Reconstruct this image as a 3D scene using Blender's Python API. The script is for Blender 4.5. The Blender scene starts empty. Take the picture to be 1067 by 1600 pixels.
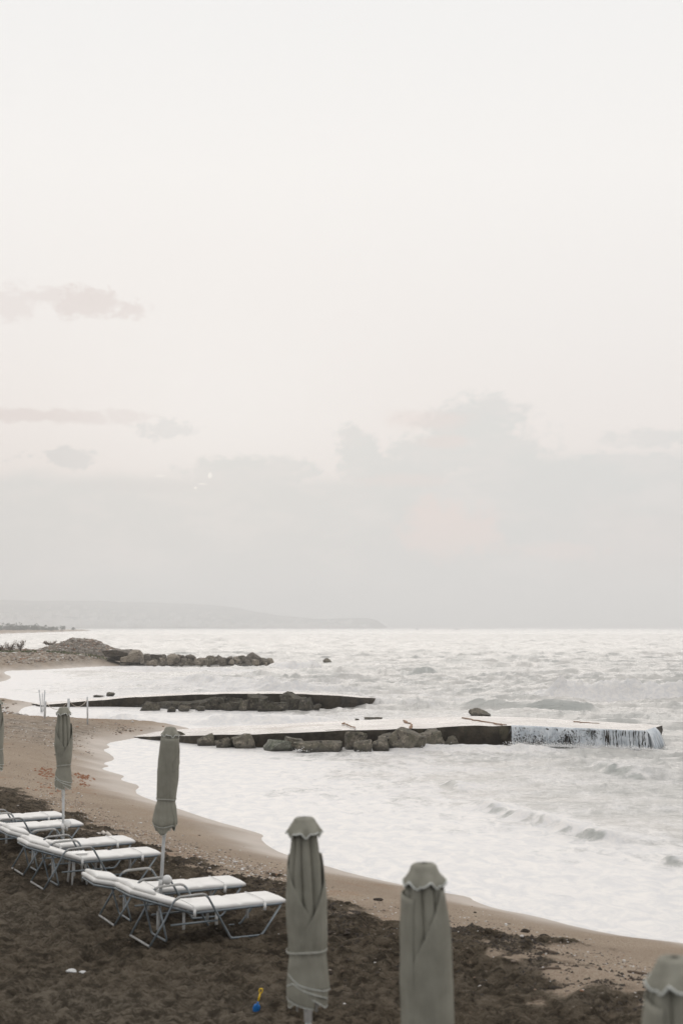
import bpy, bmesh, math, random
import numpy as np
from mathutils import Vector, Matrix, noise as mnoise

# ------------------------------------------------------------------ camera, sky, sun, exposure
sc = bpy.context.scene
COL = sc.collection
CAMZ = 4.5
FPX = 2222.0
PITCH = math.atan(180.0 / FPX)
cam_d = bpy.data.cameras.new('camera')
cam = bpy.data.objects.new('camera', cam_d); COL.objects.link(cam)
cam.location = (0, 0, CAMZ)
cam.rotation_euler = (math.pi / 2 + PITCH, 0, 0)
cam_d.sensor_fit = 'VERTICAL'; cam_d.sensor_height = 36.0; cam_d.lens = 50.0
cam_d.clip_start = 0.1; cam_d.clip_end = 60000
cam_d.dof.use_dof = True; cam_d.dof.focus_distance = 42.0; cam_d.dof.aperture_fstop = 2.2
sc.camera = cam
sc.view_settings.view_transform = 'Standard'
sc.view_settings.look = 'None'
sc.view_settings.exposure = 0.04
sc.view_settings.gamma = 1.0
sc.view_settings.use_curve_mapping = False
sc.render.engine = 'CYCLES'
cy = sc.cycles
cy.use_denoising = True
cy.max_bounces = 6; cy.diffuse_bounces = 3; cy.glossy_bounces = 3; cy.volume_bounces = 1
cy.transparent_max_bounces = 8
cy.caustics_reflective = False; cy.caustics_refractive = False

SUN_AZ = math.atan((305 - 533) / FPX)      # left of the view axis
SUN_EL = math.radians(6.5)

class NT:
    """tiny node expression helper"""
    def __init__(s, nt): s.nt = nt; s.N = nt.nodes; s.L = nt.links
    def new(s, t, **kw):
        n = s.N.new(t)
        for k, v in kw.items(): setattr(n, k, v)
        return n
    def put(s, sock, v):
        if v is None: return
        if isinstance(v, bpy.types.NodeSocket): s.L.new(v, sock)
        else: sock.default_value = v
    def m(s, op, a, b=None, c=None, clamp=False):
        n = s.new('ShaderNodeMath', operation=op); n.use_clamp = clamp
        s.put(n.inputs[0], a); s.put(n.inputs[1], b)
        if c is not None: s.put(n.inputs[2], c)
        return n.outputs[0]
    def ss(s, x, lo, hi, a=0.0, b=1.0):
        n = s.new('ShaderNodeMapRange', interpolation_type='SMOOTHSTEP')
        s.put(n.inputs[0], x); s.put(n.inputs[1], lo); s.put(n.inputs[2], hi); s.put(n.inputs[3], a); s.put(n.inputs[4], b)
        return n.outputs[0]
    def lin(s, x, lo, hi, a=0.0, b=1.0):
        n = s.new('ShaderNodeMapRange')
        s.put(n.inputs[0], x); s.put(n.inputs[1], lo); s.put(n.inputs[2], hi); s.put(n.inputs[3], a); s.put(n.inputs[4], b)
        return n.outputs[0]
    def mix(s, f, a, b):
        n = s.new('ShaderNodeMix', data_type='RGBA')
        s.put(n.inputs[0], f)
        for sock, v in ((n.inputs[6], a), (n.inputs[7], b)):
            if isinstance(v, (tuple, list)): v = (*v[:3], 1.0)
            s.put(sock, v)
        return n.outputs[2]
    def noise(s, vec, scale, detail=4, rough=0.55, dist=0.0, dims='3D'):
        n = s.new('ShaderNodeTexNoise', noise_dimensions=dims)
        s.put(n.inputs['Vector'], vec); n.inputs['Scale'].default_value = scale
        n.inputs['Detail'].default_value = detail; n.inputs['Roughness'].default_value = rough
        n.inputs['Distortion'].default_value = dist
        return n.outputs['Fac']
    def comb(s, x, y, z=0.0):
        n = s.new('ShaderNodeCombineXYZ'); s.put(n.inputs[0], x); s.put(n.inputs[1], y); s.put(n.inputs[2], z)
        return n.outputs[0]
    def attr(s, name):
        return s.new('ShaderNodeAttribute', attribute_name=name).outputs['Fac']
    def mapping(s, vec, scale=(1, 1, 1), loc=(0, 0, 0), rot=(0, 0, 0)):
        n = s.new('ShaderNodeMapping'); s.put(n.inputs[0], vec)
        n.inputs['Scale'].default_value = scale; n.inputs['Location'].default_value = loc; n.inputs['Rotation'].default_value = rot
        return n.outputs[0]
    def ramp(s, f, stops):
        n = s.new('ShaderNodeValToRGB'); e = n.color_ramp.elements
        while len(e) < len(stops): e.new(0.5)
        for k, (p, c) in enumerate(stops): e[k].position = p; e[k].color = (*c, 1)
        s.put(n.inputs[0], f); return n.outputs[0]

def build_world():
    w = bpy.data.worlds.new('World'); sc.world = w; w.use_nodes = True
    g = NT(w.node_tree); g.N.clear()
    out = g.new('ShaderNodeOutputWorld')
    sky = g.new('ShaderNodeTexSky', sky_type='NISHITA')
    sky.sun_disc = False; sky.sun_elevation = SUN_EL; sky.sun_rotation = SUN_AZ
    sky.air_density = 1.0; sky.dust_density = 3.0
    bg1 = g.new('ShaderNodeBackground'); g.L.new(sky.outputs[0], bg1.inputs[0]); bg1.inputs[1].default_value = 0.06
    tc = g.new('ShaderNodeTexCoord').outputs['Generated']
    nrm = g.new('ShaderNodeVectorMath', operation='NORMALIZE'); g.L.new(tc, nrm.inputs[0])
    sep = g.new('ShaderNodeSeparateXYZ'); g.L.new(nrm.outputs[0], sep.inputs[0])
    X, Y, Z = sep.outputs
    az = g.m('ARCTAN2', X, Y); el = g.m('ARCSINE', Z)
    U = g.m('MULTIPLY', az, FPX); V = g.m('MULTIPLY', el, FPX)      # "px like" angles: 2222 units per radian
    # cloud cover colours by elevation
    cp = g.comb(U, V, 0.0)
    wig = g.noise(cp, 0.006, 5, 0.55)
    clear = g.ramp(g.lin(V, 0, 3500), [
        (0.0, (.70, .665, .64)), (.06, (.82, .765, .735)), (.09, (.88, .83, .80)), (.13, (.90, .865, .84)),
        (.20, (.935, .912, .888)), (.27, (.905, .897, .885)), (.36, (.90, .89, .88)), (.5, (1.15, 1.14, 1.13)), (1.0, (1.28, 1.27, 1.26))])
    bank = g.ramp(g.lin(V, 0, 700), [(0.0, (.66, .66, .65)), (.18, (.67, .67, .658)), (.32, (.69, .69, .675)), (.42, (.72, .72, .70)), (.6, (.74, .735, .72))])
    # low bank of cloud: edge height depends on azimuth
    wl = g.noise(cp, 0.018, 6, 0.6)
    wf = g.noise(g.mapping(cp, (1, 1.6, 1), (31, 7, 0)), 0.05, 4, 0.6)
    wob = g.m('ADD', g.m('MULTIPLY', g.m('SUBTRACT', wl, .5), 1.35), g.m('MULTIPLY', g.m('SUBTRACT', wf, .5), .8))
    bank = g.mix(g.m('MULTIPLY', g.ss(g.noise(g.mapping(cp, (.6, 1.3, 1), (3, 9, 0)), .012, 5, .6), .42, .66), .7), bank, (.765, .735, .715))
    edge = g.m('ADD', g.lin(U, 150, 260, 232, 262), g.m('MULTIPLY', g.m('SUBTRACT', wl, .5), 26))
    mask = g.ss(g.m('SUBTRACT', edge, V), -16, 16)
    def blob(px, py, a, b, soft=.3, wobk=1.0, amt=1.0):
        u0 = math.atan((px - 533) / FPX) * FPX; v0 = math.atan((980 - py) / FPX) * FPX
        dx = g.m('DIVIDE', g.m('SUBTRACT', U, u0), a); dy = g.m('DIVIDE', g.m('SUBTRACT', V, v0), b)
        r = g.m('SQRT', g.m('ADD', g.m('MULTIPLY', dx, dx), g.m('MULTIPLY', dy, dy)))
        r = g.m('ADD', r, g.m('MULTIPLY', wob, 1.5 * wobk))
        return g.ss(r, 1.0 + soft, 1.0 - soft, 0.0, amt)
    for b in ((385, 738, 105, 24, .3), (562, 712, 34, 48, .25), (745, 662, 90, 38, .32), (690, 712, 80, 38, .3), (790, 715, 75, 50, .3),
              (1035, 690, 70, 15, .4, 1.3, .85), (975, 735, 140, 22, .25), (620, 745, 75, 30, .25)):
        mask = g.m('MAXIMUM', mask, blob(*b))
    col = g.mix(mask, clear, bank)
    pink = None
    for b in ((700, 830, 75, 40, .5, 1, .95), (880, 862, 70, 15, .6, 1, .7), (665, 655, 60, 14, .6, 1, .5), (630, 750, 60, 10, .6, 1, .4), (1000, 860, 120, 60, .7, .6, .3), (690, 690, 40, 10, .5, 1, .5)):
        v = blob(*b); pink = v if pink is None else g.m('MAXIMUM', pink, v)
    col = g.mix(pink, col, (.80, .695, .66))
    small = None
    for b in ((135, 477, 64, 19, .36, 1.7, .8), (10, 482, 34, 24, .45, 1.6, .5), (75, 468, 32, 14, .4, 1.6, .6), (70, 655, 95, 11, .32, 1.1, 1.), (200, 652, 38, 10, .4, 1.5, .9)):
        v = blob(*b); small = v if small is None else g.m('MAXIMUM', small, v)
    col = g.mix(small, col, (.765, .695, .67))
    for b in ((255, 671, 34, 15, .3, 2.0, 1.), (92, 720, 48, 14, .32, 2.0, 1.), (235, 760, 110, 10, .4, 1.0, .5)):
        col = g.mix(blob(*b), col, (.685, .668, .655))
    # the sun behind the cloud: a whiter glow and three bright gaps
    glow = blob(350, 640, 190, 130, .95, .3, .45)
    glow = g.m('MULTIPLY', glow, g.m('SUBTRACT', 1.0, g.m('MULTIPLY', mask, .8)))
    col = g.mix(glow, col, (.93, .915, .90))
    for b in ((304, 763, 3.2, 2.4, .4, 1.6, 1.), (327, 743, 2.6, 3.4, .4, 1.6, 1.), (249, 745, 7, 1.2, .5, .8, .6), (315, 757, 6, 1.2, .5, .9, .6)):
        col = g.mix(blob(*b), col, (1.0, .96, .91))
    # away from the sunset the sky is dimmer and cooler
    back = g.m('MULTIPLY', g.ss(Y, .55, -.75), g.ss(Z, .85, .3))
    col = g.mix(back, col, (.55, .56, .575))
    low = g.ss(V, -5, -220)
    col = g.mix(low, col, (.25, .25, .25))
    bg2 = g.new('ShaderNodeBackground'); g.L.new(col, bg2.inputs[0]); bg2.inputs[1].default_value = 1.0
    mx = g.new('ShaderNodeMixShader'); mx.inputs[0].default_value = 0.988
    g.L.new(bg1.outputs[0], mx.inputs[1]); g.L.new(bg2.outputs[0], mx.inputs[2]); g.L.new(mx.outputs[0], out.inputs[0])
build_world()
sund = bpy.data.lights.new('sun', 'SUN'); sund.energy = 0.5; sund.angle = math.radians(46); sund.color = (1.0, .93, .86)
sun = bpy.data.objects.new('sun', sund); COL.objects.link(sun)
sdir = Vector((math.sin(SUN_AZ) * math.cos(SUN_EL), math.cos(SUN_AZ) * math.cos(SUN_EL), math.sin(SUN_EL)))
sun.rotation_euler = sdir.to_track_quat('Z', 'Y').to_euler()
sun.location = (-20, 60, 60)

# ------------------------------------------------------------------ helpers
def at(px, py, z=0.0):
    """the point of the plane at height z seen at a pixel of the 1067x1600 photograph"""
    cx, cyy = px - 533.5, 800.0 - py
    dy = FPX * math.cos(PITCH) - cyy * math.sin(PITCH)
    dz = FPX * math.sin(PITCH) + cyy * math.cos(PITCH)
    t = (z - CAMZ) / dz
    return (cx * t, dy * t)
def dist_px(y, X=0): return FPX / y        # px per metre at depth y

def tag(o, label=None, cat=None, group=None, kind=None):
    if label: o['label'] = label
    if cat: o['category'] = cat
    if group: o['group'] = group
    if kind: o['kind'] = kind
    return o
def empty(name, loc=(0, 0, 0), rz=0.0, **kw):
    o = bpy.data.objects.new(name, None); COL.objects.link(o)
    o.location = loc; o.rotation_euler = (0, 0, rz); o.empty_display_size = .2
    return tag(o, **kw)
def link_mesh(name, me, mat=None, parent=None, smooth=True):
    o = bpy.data.objects.new(name, me); COL.objects.link(o)
    if mat: me.materials.append(mat)
    if smooth and len(me.polygons): me.polygons.foreach_set('use_smooth', [True] * len(me.polygons))
    if parent: o.parent = parent
    return o
def np_mesh(name, V, F):
    me = bpy.data.meshes.new(name)
    V = np.asarray(V, dtype=np.float32); F = np.asarray(F, dtype=np.int32)
    me.vertices.add(len(V)); me.vertices.foreach_set('co', V.ravel())
    k = F.shape[1]
    me.loops.add(F.size); me.loops.foreach_set('vertex_index', F.ravel())
    me.polygons.add(len(F)); me.polygons.foreach_set('loop_start', np.arange(len(F), dtype=np.int32) * k)
    me.polygons.foreach_set('loop_total', np.full(len(F), k, dtype=np.int32))
    me.update(calc_edges=True); me.validate()
    return me
def set_attr(me, name, arr):
    a = me.attributes.new(name, 'FLOAT', 'POINT'); a.data.foreach_set('value', np.asarray(arr, dtype=np.float32).ravel())

class MB:
    """collects pieces into one mesh"""
    def __init__(s): s.v = []; s.f = []
    def add(s, vs, fs):
        b = len(s.v); s.v += [tuple(p) for p in vs]; s.f += [tuple(i + b for i in f) for f in fs]
    def box(s, c, size, rot=None, bev=0):
        hx, hy, hz = [d / 2 for d in size]
        vs = [Vector((x * hx, y * hy, z * hz)) for x in (-1, 1) for y in (-1, 1) for z in (-1, 1)]
        if rot is not None: vs = [rot @ v for v in vs]
        c = Vector(c)
        s.add([v + c for v in vs], [(0, 1, 3, 2), (4, 6, 7, 5), (0, 4, 5, 1), (2, 3, 7, 6), (0, 2, 6, 4), (1, 5, 7, 3)])
    def tube(s, pts, r, n=10, closed=False, cap=True):
        P = [Vector(p) for p in pts]; m = len(P)
        rr = r if isinstance(r, (list, tuple)) else [r] * m
        T = []
        for i in range(m):
            a = P[(i - 1) % m] if (closed or i > 0) else P[i]; b = P[(i + 1) % m] if (closed or i < m - 1) else P[i]
            t = (b - a); T.append(t.normalized() if t.length > 1e-9 else Vector((0, 0, 1)))
        up = Vector((0, 0, 1)) if abs(T[0].z) < .9 else Vector((1, 0, 0))
        nrm = (up - T[0] * up.dot(T[0])).normalized()
        rings = []
        for i in range(m):
            nrm = (nrm - T[i] * nrm.dot(T[i]))
            nrm = nrm.normalized() if nrm.length > 1e-6 else T[i].orthogonal().normalized()
            bi = T[i].cross(nrm)
            rings.append([P[i] + (nrm * math.cos(2 * math.pi * k / n) + bi * math.sin(2 * math.pi * k / n)) * rr[i] for k in range(n)])
        vs = [p for rg in rings for p in rg]; fs = []
        for i in range(m if closed else m - 1):
            j = (i + 1) % m
            for k in range(n):
                fs.append((i * n + k, i * n + (k + 1) % n, j * n + (k + 1) % n, j * n + k))
        if cap and not closed:
            fs.append(tuple(range(n - 1, -1, -1))); fs.append(tuple((m - 1) * n + k for k in range(n)))
        s.add(vs, fs)
    def lathe(s, prof, n=24, c=(0, 0, 0)):
        vs = []; fs = []
        for (r, z) in prof:
            for k in range(n):
                a = 2 * math.pi * k / n; vs.append((c[0] + r * math.cos(a), c[1] + r * math.sin(a), c[2] + z))
        for i in range(len(prof) - 1):
            for k in range(n):
                fs.append((i * n + k, i * n + (k + 1) % n, (i + 1) * n + (k + 1) % n, (i + 1) * n + k))
        fs.append(tuple(range(n - 1, -1, -1))); fs.append(tuple((len(prof) - 1) * n + k for k in range(n)))
        s.add(vs, fs)
    def build(s, name, mat=None, parent=None, smooth=True):
        me = bpy.data.meshes.new(name); me.from_pydata(s.v, [], s.f); me.update()
        return link_mesh(name, me, mat, parent, smooth)
def rounded(pts, r=.05, n=5):
    """round the corners of a polyline"""
    P = [Vector(p) for p in pts]; out = [P[0]]
    for i in range(1, len(P) - 1):
        a, b, c = P[i - 1], P[i], P[i + 1]
        d1 = (a - b); d2 = (c - b); k = min(r, d1.length * .45, d2.length * .45)
        p0 = b + d1.normalized() * k; p2 = b + d2.normalized() * k
        for j in range(n + 1):
            t = j / n; out.append(p0 * (1 - t) ** 2 + b * 2 * t * (1 - t) + p2 * t * t)
    out.append(P[-1]); return out
def autosmooth(o, ang=40):
    md = o.modifiers.new('split', 'EDGE_SPLIT'); md.split_angle = math.radians(ang)

# vectorised gradient noise
_rs = np.random.RandomState(7)
_perm = _rs.permutation(256); _perm = np.concatenate([_perm, _perm, _perm])
_gr = _rs.rand(256) * 2 * np.pi; _gx, _gy = np.cos(_gr), np.sin(_gr)
def pn(x, y, seed=0):
    x = np.asarray(x, dtype=np.float64) + seed * 17.31; y = np.asarray(y, dtype=np.float64) - seed * 9.77
    xi = np.floor(x).astype(np.int64); yi = np.floor(y).astype(np.int64); xf = x - xi; yf = y - yi
    def gd(ix, iy, dx, dy):
        h = _perm[(_perm[ix & 255] + (iy & 255)) & 255]
        return _gx[h] * dx + _gy[h] * dy
    u = xf ** 3 * (xf * (xf * 6 - 15) + 10); v = yf ** 3 * (yf * (yf * 6 - 15) + 10)
    a = gd(xi, yi, xf, yf) * (1 - u) + gd(xi + 1, yi, xf - 1, yf) * u
    b = gd(xi, yi + 1, xf, yf - 1) * (1 - u) + gd(xi + 1, yi + 1, xf - 1, yf - 1) * u
    return (a * (1 - v) + b * v) * 1.4
def fbm(x, y, oct=4, seed=0, gain=.5):
    s = 0; a = 1.0; f = 1.0
    for o in range(oct):
        s = s + a * pn(x * f, y * f, seed + o * 3); a *= gain; f *= 2.03
    return s
def sst(x, a, b):
    t = np.clip((x - a) / (b - a), 0, 1); return t * t * (3 - 2 * t)
def polyline_dist(x, y, pts):
    """unsigned distance, signed side of nearest segment, arclength parameter 0..1"""
    pts = np.asarray(pts, float); best = np.full(x.shape, 1e9); side = np.zeros(x.shape); par = np.zeros(x.shape)
    n = len(pts) - 1
    for i in range(n):
        ax, ay = pts[i]; bx, by = pts[i + 1]; dx, dy = bx - ax, by - ay; L2 = dx * dx + dy * dy + 1e-12
        t = np.clip(((x - ax) * dx + (y - ay) * dy) / L2, 0, 1)
        qx = x - ax - t * dx; qy = y - ay - t * dy; d = qx * qx + qy * qy
        cr = dx * (y - ay) - dy * (x - ax)
        m = d < best; best = np.where(m, d, best); side = np.where(m, np.sign(cr), side); par = np.where(m, (i + t) / n, par)
    return np.sqrt(best), side, par
def inside(x, y, pts):
    pts = np.asarray(pts, float); c = np.zeros(x.shape, bool); n = len(pts)
    for i in range(n):
        x1, y1 = pts[i]; x2, y2 = pts[(i + 1) % n]
        if y1 == y2: continue
        c ^= ((y1 > y) != (y2 > y)) & (x < (x2 - x1) * (y - y1) / (y2 - y1) + x1)
    return c

# ------------------------------------------------------------------ shoreline
SHORE_PX = [(1067, 1474), (986, 1465), (907, 1450), (836, 1431), (779, 1421), (744, 1409), (737, 1402), (695, 1395), (640, 1385), (557, 1367), (501, 1350),
            (445, 1335), (421, 1322), (410, 1311), (417, 1306), (397, 1299), (337, 1283), (281, 1264), (229, 1247), (212, 1238), (223, 1228), (199, 1222),
            (190, 1218), (199, 1213), (180, 1208), (158, 1201), (176, 1198), (161, 1193), (182, 1188), (178, 1181), (161, 1171.5), (176, 1169), (166, 1162),
            (200, 1156), (225, 1151), (290, 1143), (300, 1137), (260, 1134.5), (197, 1136), (140, 1136), (84, 1127.5), (50, 1120), (28, 1116), (37, 1106), (50, 1103.5),
            (62, 1101), (56, 1098), (6, 1096.5), (-50, 1092), (-90, 1082), (-40, 1072), (8, 1065), (22, 1058), (6, 1052), (13, 1047.5), (50, 1047), (90, 1045), (144, 1041.5), (190, 1040)]
_sh = [np.array(at(*p)) for p in SHORE_PX]
for _ in range(1):
    _n = [_sh[0]]
    for _a, _b in zip(_sh[:-1], _sh[1:]): _n += [_a * .75 + _b * .25, _a * .25 + _b * .75]
    _sh = _n + [_sh[-1]]
# wandering lobes left by the last wave
LAND = [(60, -40), (40, -8), (24, 6), (14, 12.5), (8.6, 17.2)] + [tuple(p) for p in _sh] + \
       [(-26, 173), (-24, 178), (-27, 186), (-34, 194), (-42, 214), (-70, 250), (-110, 330), (-190, 480), (-270, 700), (-262, 860), (-235, 980), (-250, 1120), (-285, 1500), (-330, 1900),
        (-1500, 1900), (-1500, -40)]
DARK_PX = [(-500, 1120), (-200, 1180), (0, 1228), (60, 1246), (108, 1264), (156, 1290), (229, 1311), (272, 1323), (324, 1338), (376, 1355), (445, 1373), (505, 1404), (569, 1422),
           (625, 1434), (700, 1432), (760, 1440), (817, 1454), (870, 1484), (930, 1510), (1000, 1530), (1100, 1590), (1300, 1680)]
DARK = [at(px, py, .8) for px, py in DARK_PX]

def land_sd(x, y):
    d, _, _ = polyline_dist(x, y, LAND + [LAND[0]])
    return np.where(inside(x, y, LAND), d, -d)
def terrain_z(x, y, fine=True):
    x = np.asarray(x, float); y = np.asarray(y, float)
    sd = land_sd(x, y)
    plat = .8 + .75 * sst(y, 125, 170)
    wid = 6.0 + 4 * sst(y, 60, 120)
    up = plat * np.where(sd > 0, 1 - (1 - np.clip(sd / wid, 0, 1)) ** 1.8, 0)
    dn = -.09 * np.clip(-sd, 0, 25)
    z = np.where(sd > 0, up, dn)
    dd, side, _ = polyline_dist(x, y, DARK)
    ds = dd * np.where(side < 0, 1, -1)       # positive on the inland (dark) side
    edge_n = fbm(x * .9, y * .9, 3, 11)
    wr = sst(x, -1.0, 2.5)
    dark = sst(ds + edge_n * (.9 + 1.0 * wr) + .5 * wr * pn(x * 3.5, y * 2.5, 12), -.7, .75 + .9 * wr) * sst(y, 75, 45)
    if fine:
        near = sst(y, 70, 30)
        # churned, trodden sand: hollows and heaps
        h = .030 * fbm(x * 1.7, y * 1.7, 3, 3) - .050 * np.clip(pn(x * 3.2, y * 3.2, 21) - .05, 0, 1) + .026 * pn(x * 6.5, y * 6.5, 5) + .010 * (1 - 2.4 * np.abs(pn(x * 11, y * 9, 6))) + .004 * pn(x * 27, y * 22, 8)
        berm = np.exp(-((ds - .5) / .7) ** 2) * (.05 + .05 * pn(x * 1.9, y * 1.9, 9))
        z = z + near * (dark * h * 2.1 + berm * sst(sd, .5, 3))
        z = z + .006 * fbm(x * 1.2, y * 1.2, 2, 31) * sst(sd, .3, 2)
        stony = sst(y, 50, 66) * sst(sd, .3, 1.5)
        z = z + stony * .05 * fbm(x * 1.1, y * 1.1, 4, 41)
    return z, sd, dark, ds
def ground(x, y):
    return float(terrain_z(np.array([x]), np.array([y]))[0][0])

def polar(cols, rows):
    A, D = np.meshgrid(cols, rows)
    X = D * np.tan(A); Y = D
    n, m = len(rows), len(cols)
    idx = np.arange(n * m).reshape(n, m)
    F = np.stack([idx[:-1, :-1], idx[:-1, 1:], idx[1:, 1:], idx[1:, :-1]], -1).reshape(-1, 4)
    return X.ravel(), Y.ravel(), F

# ------------------------------------------------------------------ materials
def new_mat(name):
    m = bpy.data.materials.new(name); m.use_nodes = True
    g = NT(m.node_tree); g.N.clear()
    out = g.new('ShaderNodeOutputMaterial'); p = g.new('ShaderNodeBsdfPrincipled'); g.L.new(p.outputs[0], out.inputs[0])
    return m, g, p, out
def bump(g, h, strength=.5, dist=.01, nrm=None):
    b = g.new('ShaderNodeBump'); b.inputs['Strength'].default_value = strength; b.inputs['Distance'].default_value = dist
    g.L.new(h, b.inputs['Height'])
    if nrm: g.L.new(nrm, b.inputs['Normal'])
    return b.outputs[0]
def objco(g): return g.new('ShaderNodeTexCoord').outputs['Object']
def simple(name, c1, c2, scale=6, rough=.6, bumps=.2, bscale=40, metallic=0, spec=.5, bdist=.005, detail=4):
    m, g, p, out = new_mat(name); co = objco(g)
    f = g.ss(g.noise(co, scale, detail), .35, .65)
    g.put(p.inputs['Base Color'], g.mix(f, c1, c2)); p.inputs['Roughness'].default_value = rough
    p.inputs['Metallic'].default_value = metallic; p.inputs['Specular IOR Level'].default_value = spec
    if bumps: g.put(p.inputs['Normal'], bump(g, g.noise(co, bscale, 4), bumps, bdist))
    return m

M = {}
def make_materials():
    # sand
    m, g, p, out = new_mat('beach_sand'); co = objco(g)
    dark, wet, stony = g.attr('dark'), g.attr('wet'), g.attr('stony')
    n1 = g.noise(co, .7, 4); n2 = g.noise(co, 3.2, 5, .65); n3 = g.noise(co, 45, 3, .7); n4 = g.noise(co, 11, 4, .7)
    tan = g.mix(g.ss(n1, .35, .65), (.46, .382, .298), (.385, .315, .245))
    tan = g.mix(g.ss(n3, .38, .62), tan, (.28, .21, .155))
    rusty = g.m('MULTIPLY', g.ss(g.noise(co, .55, 5, .7), .56, .70), .55)
    tan = g.mix(rusty, tan, (.33, .20, .125))
    n5 = g.noise(g.mapping(co, (1, 1.3, 1), (5, 3, 0)), 5.2, 5, .75, .6)
    dk = g.mix(g.ss(n2, .40, .60), (.064, .051, .036), (.142, .114, .082))
    dk = g.mix(g.ss(n5, .50, .62, 0, .75), dk, (.205, .166, .122))
    dk = g.mix(g.ss(n5, .46, .38, 0, .8), dk, (.033, .025, .017))
    dk = g.mix(g.ss(n4, .56, .74), dk, (.23, .175, .128))
    dk = g.mix(g.m('MULTIPLY', g.ss(n3, .5, .7), .5), dk, (.035, .026, .02))
    pale = g.m('MULTIPLY', g.attr('pale'), g.ss(n1, .3, .6, .55, 1.))
    dk = g.mix(pale, dk, g.mix(g.ss(n5, .42, .60), (.085, .070, .052), (.225, .19, .147)))
    fac = g.ss(g.m('ADD', dark, g.m('MULTIPLY', g.m('SUBTRACT', n4, .5), .9)), .3, .65)
    col = g.mix(fac, tan, dk)
    wetc = g.mix(g.ss(n1, .3, .7), (.37, .305, .25), (.31, .255, .205))
    col = g.mix(wet, col, wetc)
    st = g.mix(g.ss(g.noise(co, 2.6, 6, .8), .4, .62), (.15, .125, .10), (.40, .35, .30))
    col = g.mix(g.m('MULTIPLY', stony, .85), col, st)
    g.put(p.inputs['Base Color'], col)
    g.put(p.inputs['Roughness'], g.m('SUBTRACT', .85, g.m('MULTIPLY', wet, .38)))
    g.put(p.inputs['Specular IOR Level'], g.m('ADD', .03, g.m('MULTIPLY', wet, .42)))
    h = g.m('ADD', g.m('MULTIPLY', g.noise(co, 9, 5, .7), g.m('ADD', .25, g.m('MULTIPLY', dark, 1.5))), g.m('MULTIPLY', n3, .4))
    h = g.m('MULTIPLY', h, g.m('SUBTRACT', 1.0, g.m('MULTIPLY', wet, .93)))
    g.put(p.inputs['Normal'], bump(g, g.m('ADD', h, g.m('MULTIPLY', g.m('MULTIPLY', g.noise(co, 24, 4, .7), dark), 1.2)), 1.0, .07))
    M['sand'] = m
    # sea
    m, g, p, out = new_mat('sea_water'); co = objco(g)
    foam = g.attr('foam'); near = g.attr('near')
    st = g.mapping(co, (1, .55, 1), rot=(0, 0, .35))
    nA = g.noise(st, .55, 6, .62, 1.2); nB = g.noise(st, 3.0, 5, .65, .8)
    lace = g.m('ADD', g.m('MULTIPLY', g.m('SUBTRACT', nA, .5), 1.5), g.m('MULTIPLY', g.m('SUBTRACT', nB, .5), .9))
    ff = g.ss(g.m('ADD', foam, lace), .25, .80)
    ff = g.m('MAXIMUM', ff, g.ss(foam, .92, 1.0))
    wn = g.new('ShaderNodeTexNoise'); wn.inputs['Scale'].default_value = .35; g.L.new(g.mapping(co, (.5, 1, 1)), wn.inputs['Vector'])
    g.put(p.inputs['Base Color'], g.mix(g.attr('teal'), g.mix(g.ss(wn.outputs['Fac'], .35, .65), (.42, .415, .39), (.56, .535, .50)), (.13, .19, .185)))
    p.inputs['Roughness'].default_value = .16; p.inputs['IOR'].default_value = 1.34; p.inputs['Specular IOR Level'].default_value = .5
    rip = g.m('ADD', g.m('MULTIPLY', g.noise(g.mapping(co, (.55, 1.5, 1), rot=(0, 0, -.15)), 2.2, 6, .68, .5), .9), g.m('MULTIPLY', g.noise(g.mapping(co, (.6, 1.2, 1)), .35, 3, .5), 2.0))
    g.put(p.inputs['Normal'], bump(g, rip, .7, .2))
    fo = g.new('ShaderNodeBsdfPrincipled')
    g.put(fo.inputs['Base Color'], g.mix(g.ss(nB, .3, .7), (.62, .61, .61), (.775, .74, .705)))
    fo.inputs['Roughness'].default_value = .45; fo.inputs['Specular IOR Level'].default_value = .5
    fh = g.m('ADD', g.noise(st, 1.6, 7, .72), g.m('MULTIPLY', g.noise(co, 9, 4, .7), .3))
    fh = g.m('MULTIPLY', fh, g.m('SUBTRACT', 1.0, g.m('MULTIPLY', near, .85)))
    g.put(fo.inputs['Normal'], bump(g, fh, .9, .20))
    mx = g.new('ShaderNodeMixShader'); g.put(mx.inputs[0], ff); g.L.new(p.outputs[0], mx.inputs[1]); g.L.new(fo.outputs[0], mx.inputs[2])
    g.L.new(mx.outputs[0], out.inputs[0]); M['sea'] = m
    # canopy cloth: woven, weathered
    m, g, p, out = new_mat('canopy_cloth'); co = objco(g)
    c = g.mix(g.ss(g.noise(co, 5, 5, .6), .3, .7), (.232, .222, .182), (.298, .287, .238))
    c = g.mix(g.m('MULTIPLY', g.ss(g.noise(g.mapping(co, (1, 1, .25)), 3.5, 3), .55, .75), .4), c, (.17, .165, .13))
    g.put(p.inputs['Base Color'], c); p.inputs['Roughness'].default_value = .8; p.inputs['Specular IOR Level'].default_value = .25
    w = g.new('ShaderNodeTexWave'); w.inputs['Scale'].default_value = 120; g.L.new(co, w.inputs['Vector'])
    g.put(p.inputs['Normal'], bump(g, g.m('ADD', g.m('MULTIPLY', w.outputs['Fac'], .2), g.noise(co, 22, 4)), .35, .006))
    M['cloth'] = m
    M['trim'] = simple('trim_braid', (.58, .59, .55), (.68, .69, .65), 20, .8, .3, 150)
    M['strapcloth'] = simple('tie_cloth', (.36, .355, .31), (.42, .41, .365), 20, .8, .3, 150)
    M['pole'] = simple('pole_paint', (.56, .57, .57), (.66, .665, .66), 9, .4, .05, 60)
    M['plastic'] = simple('white_plastic', (.74, .73, .71), (.80, .79, .77), 8, .35, .05, 60)
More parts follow.
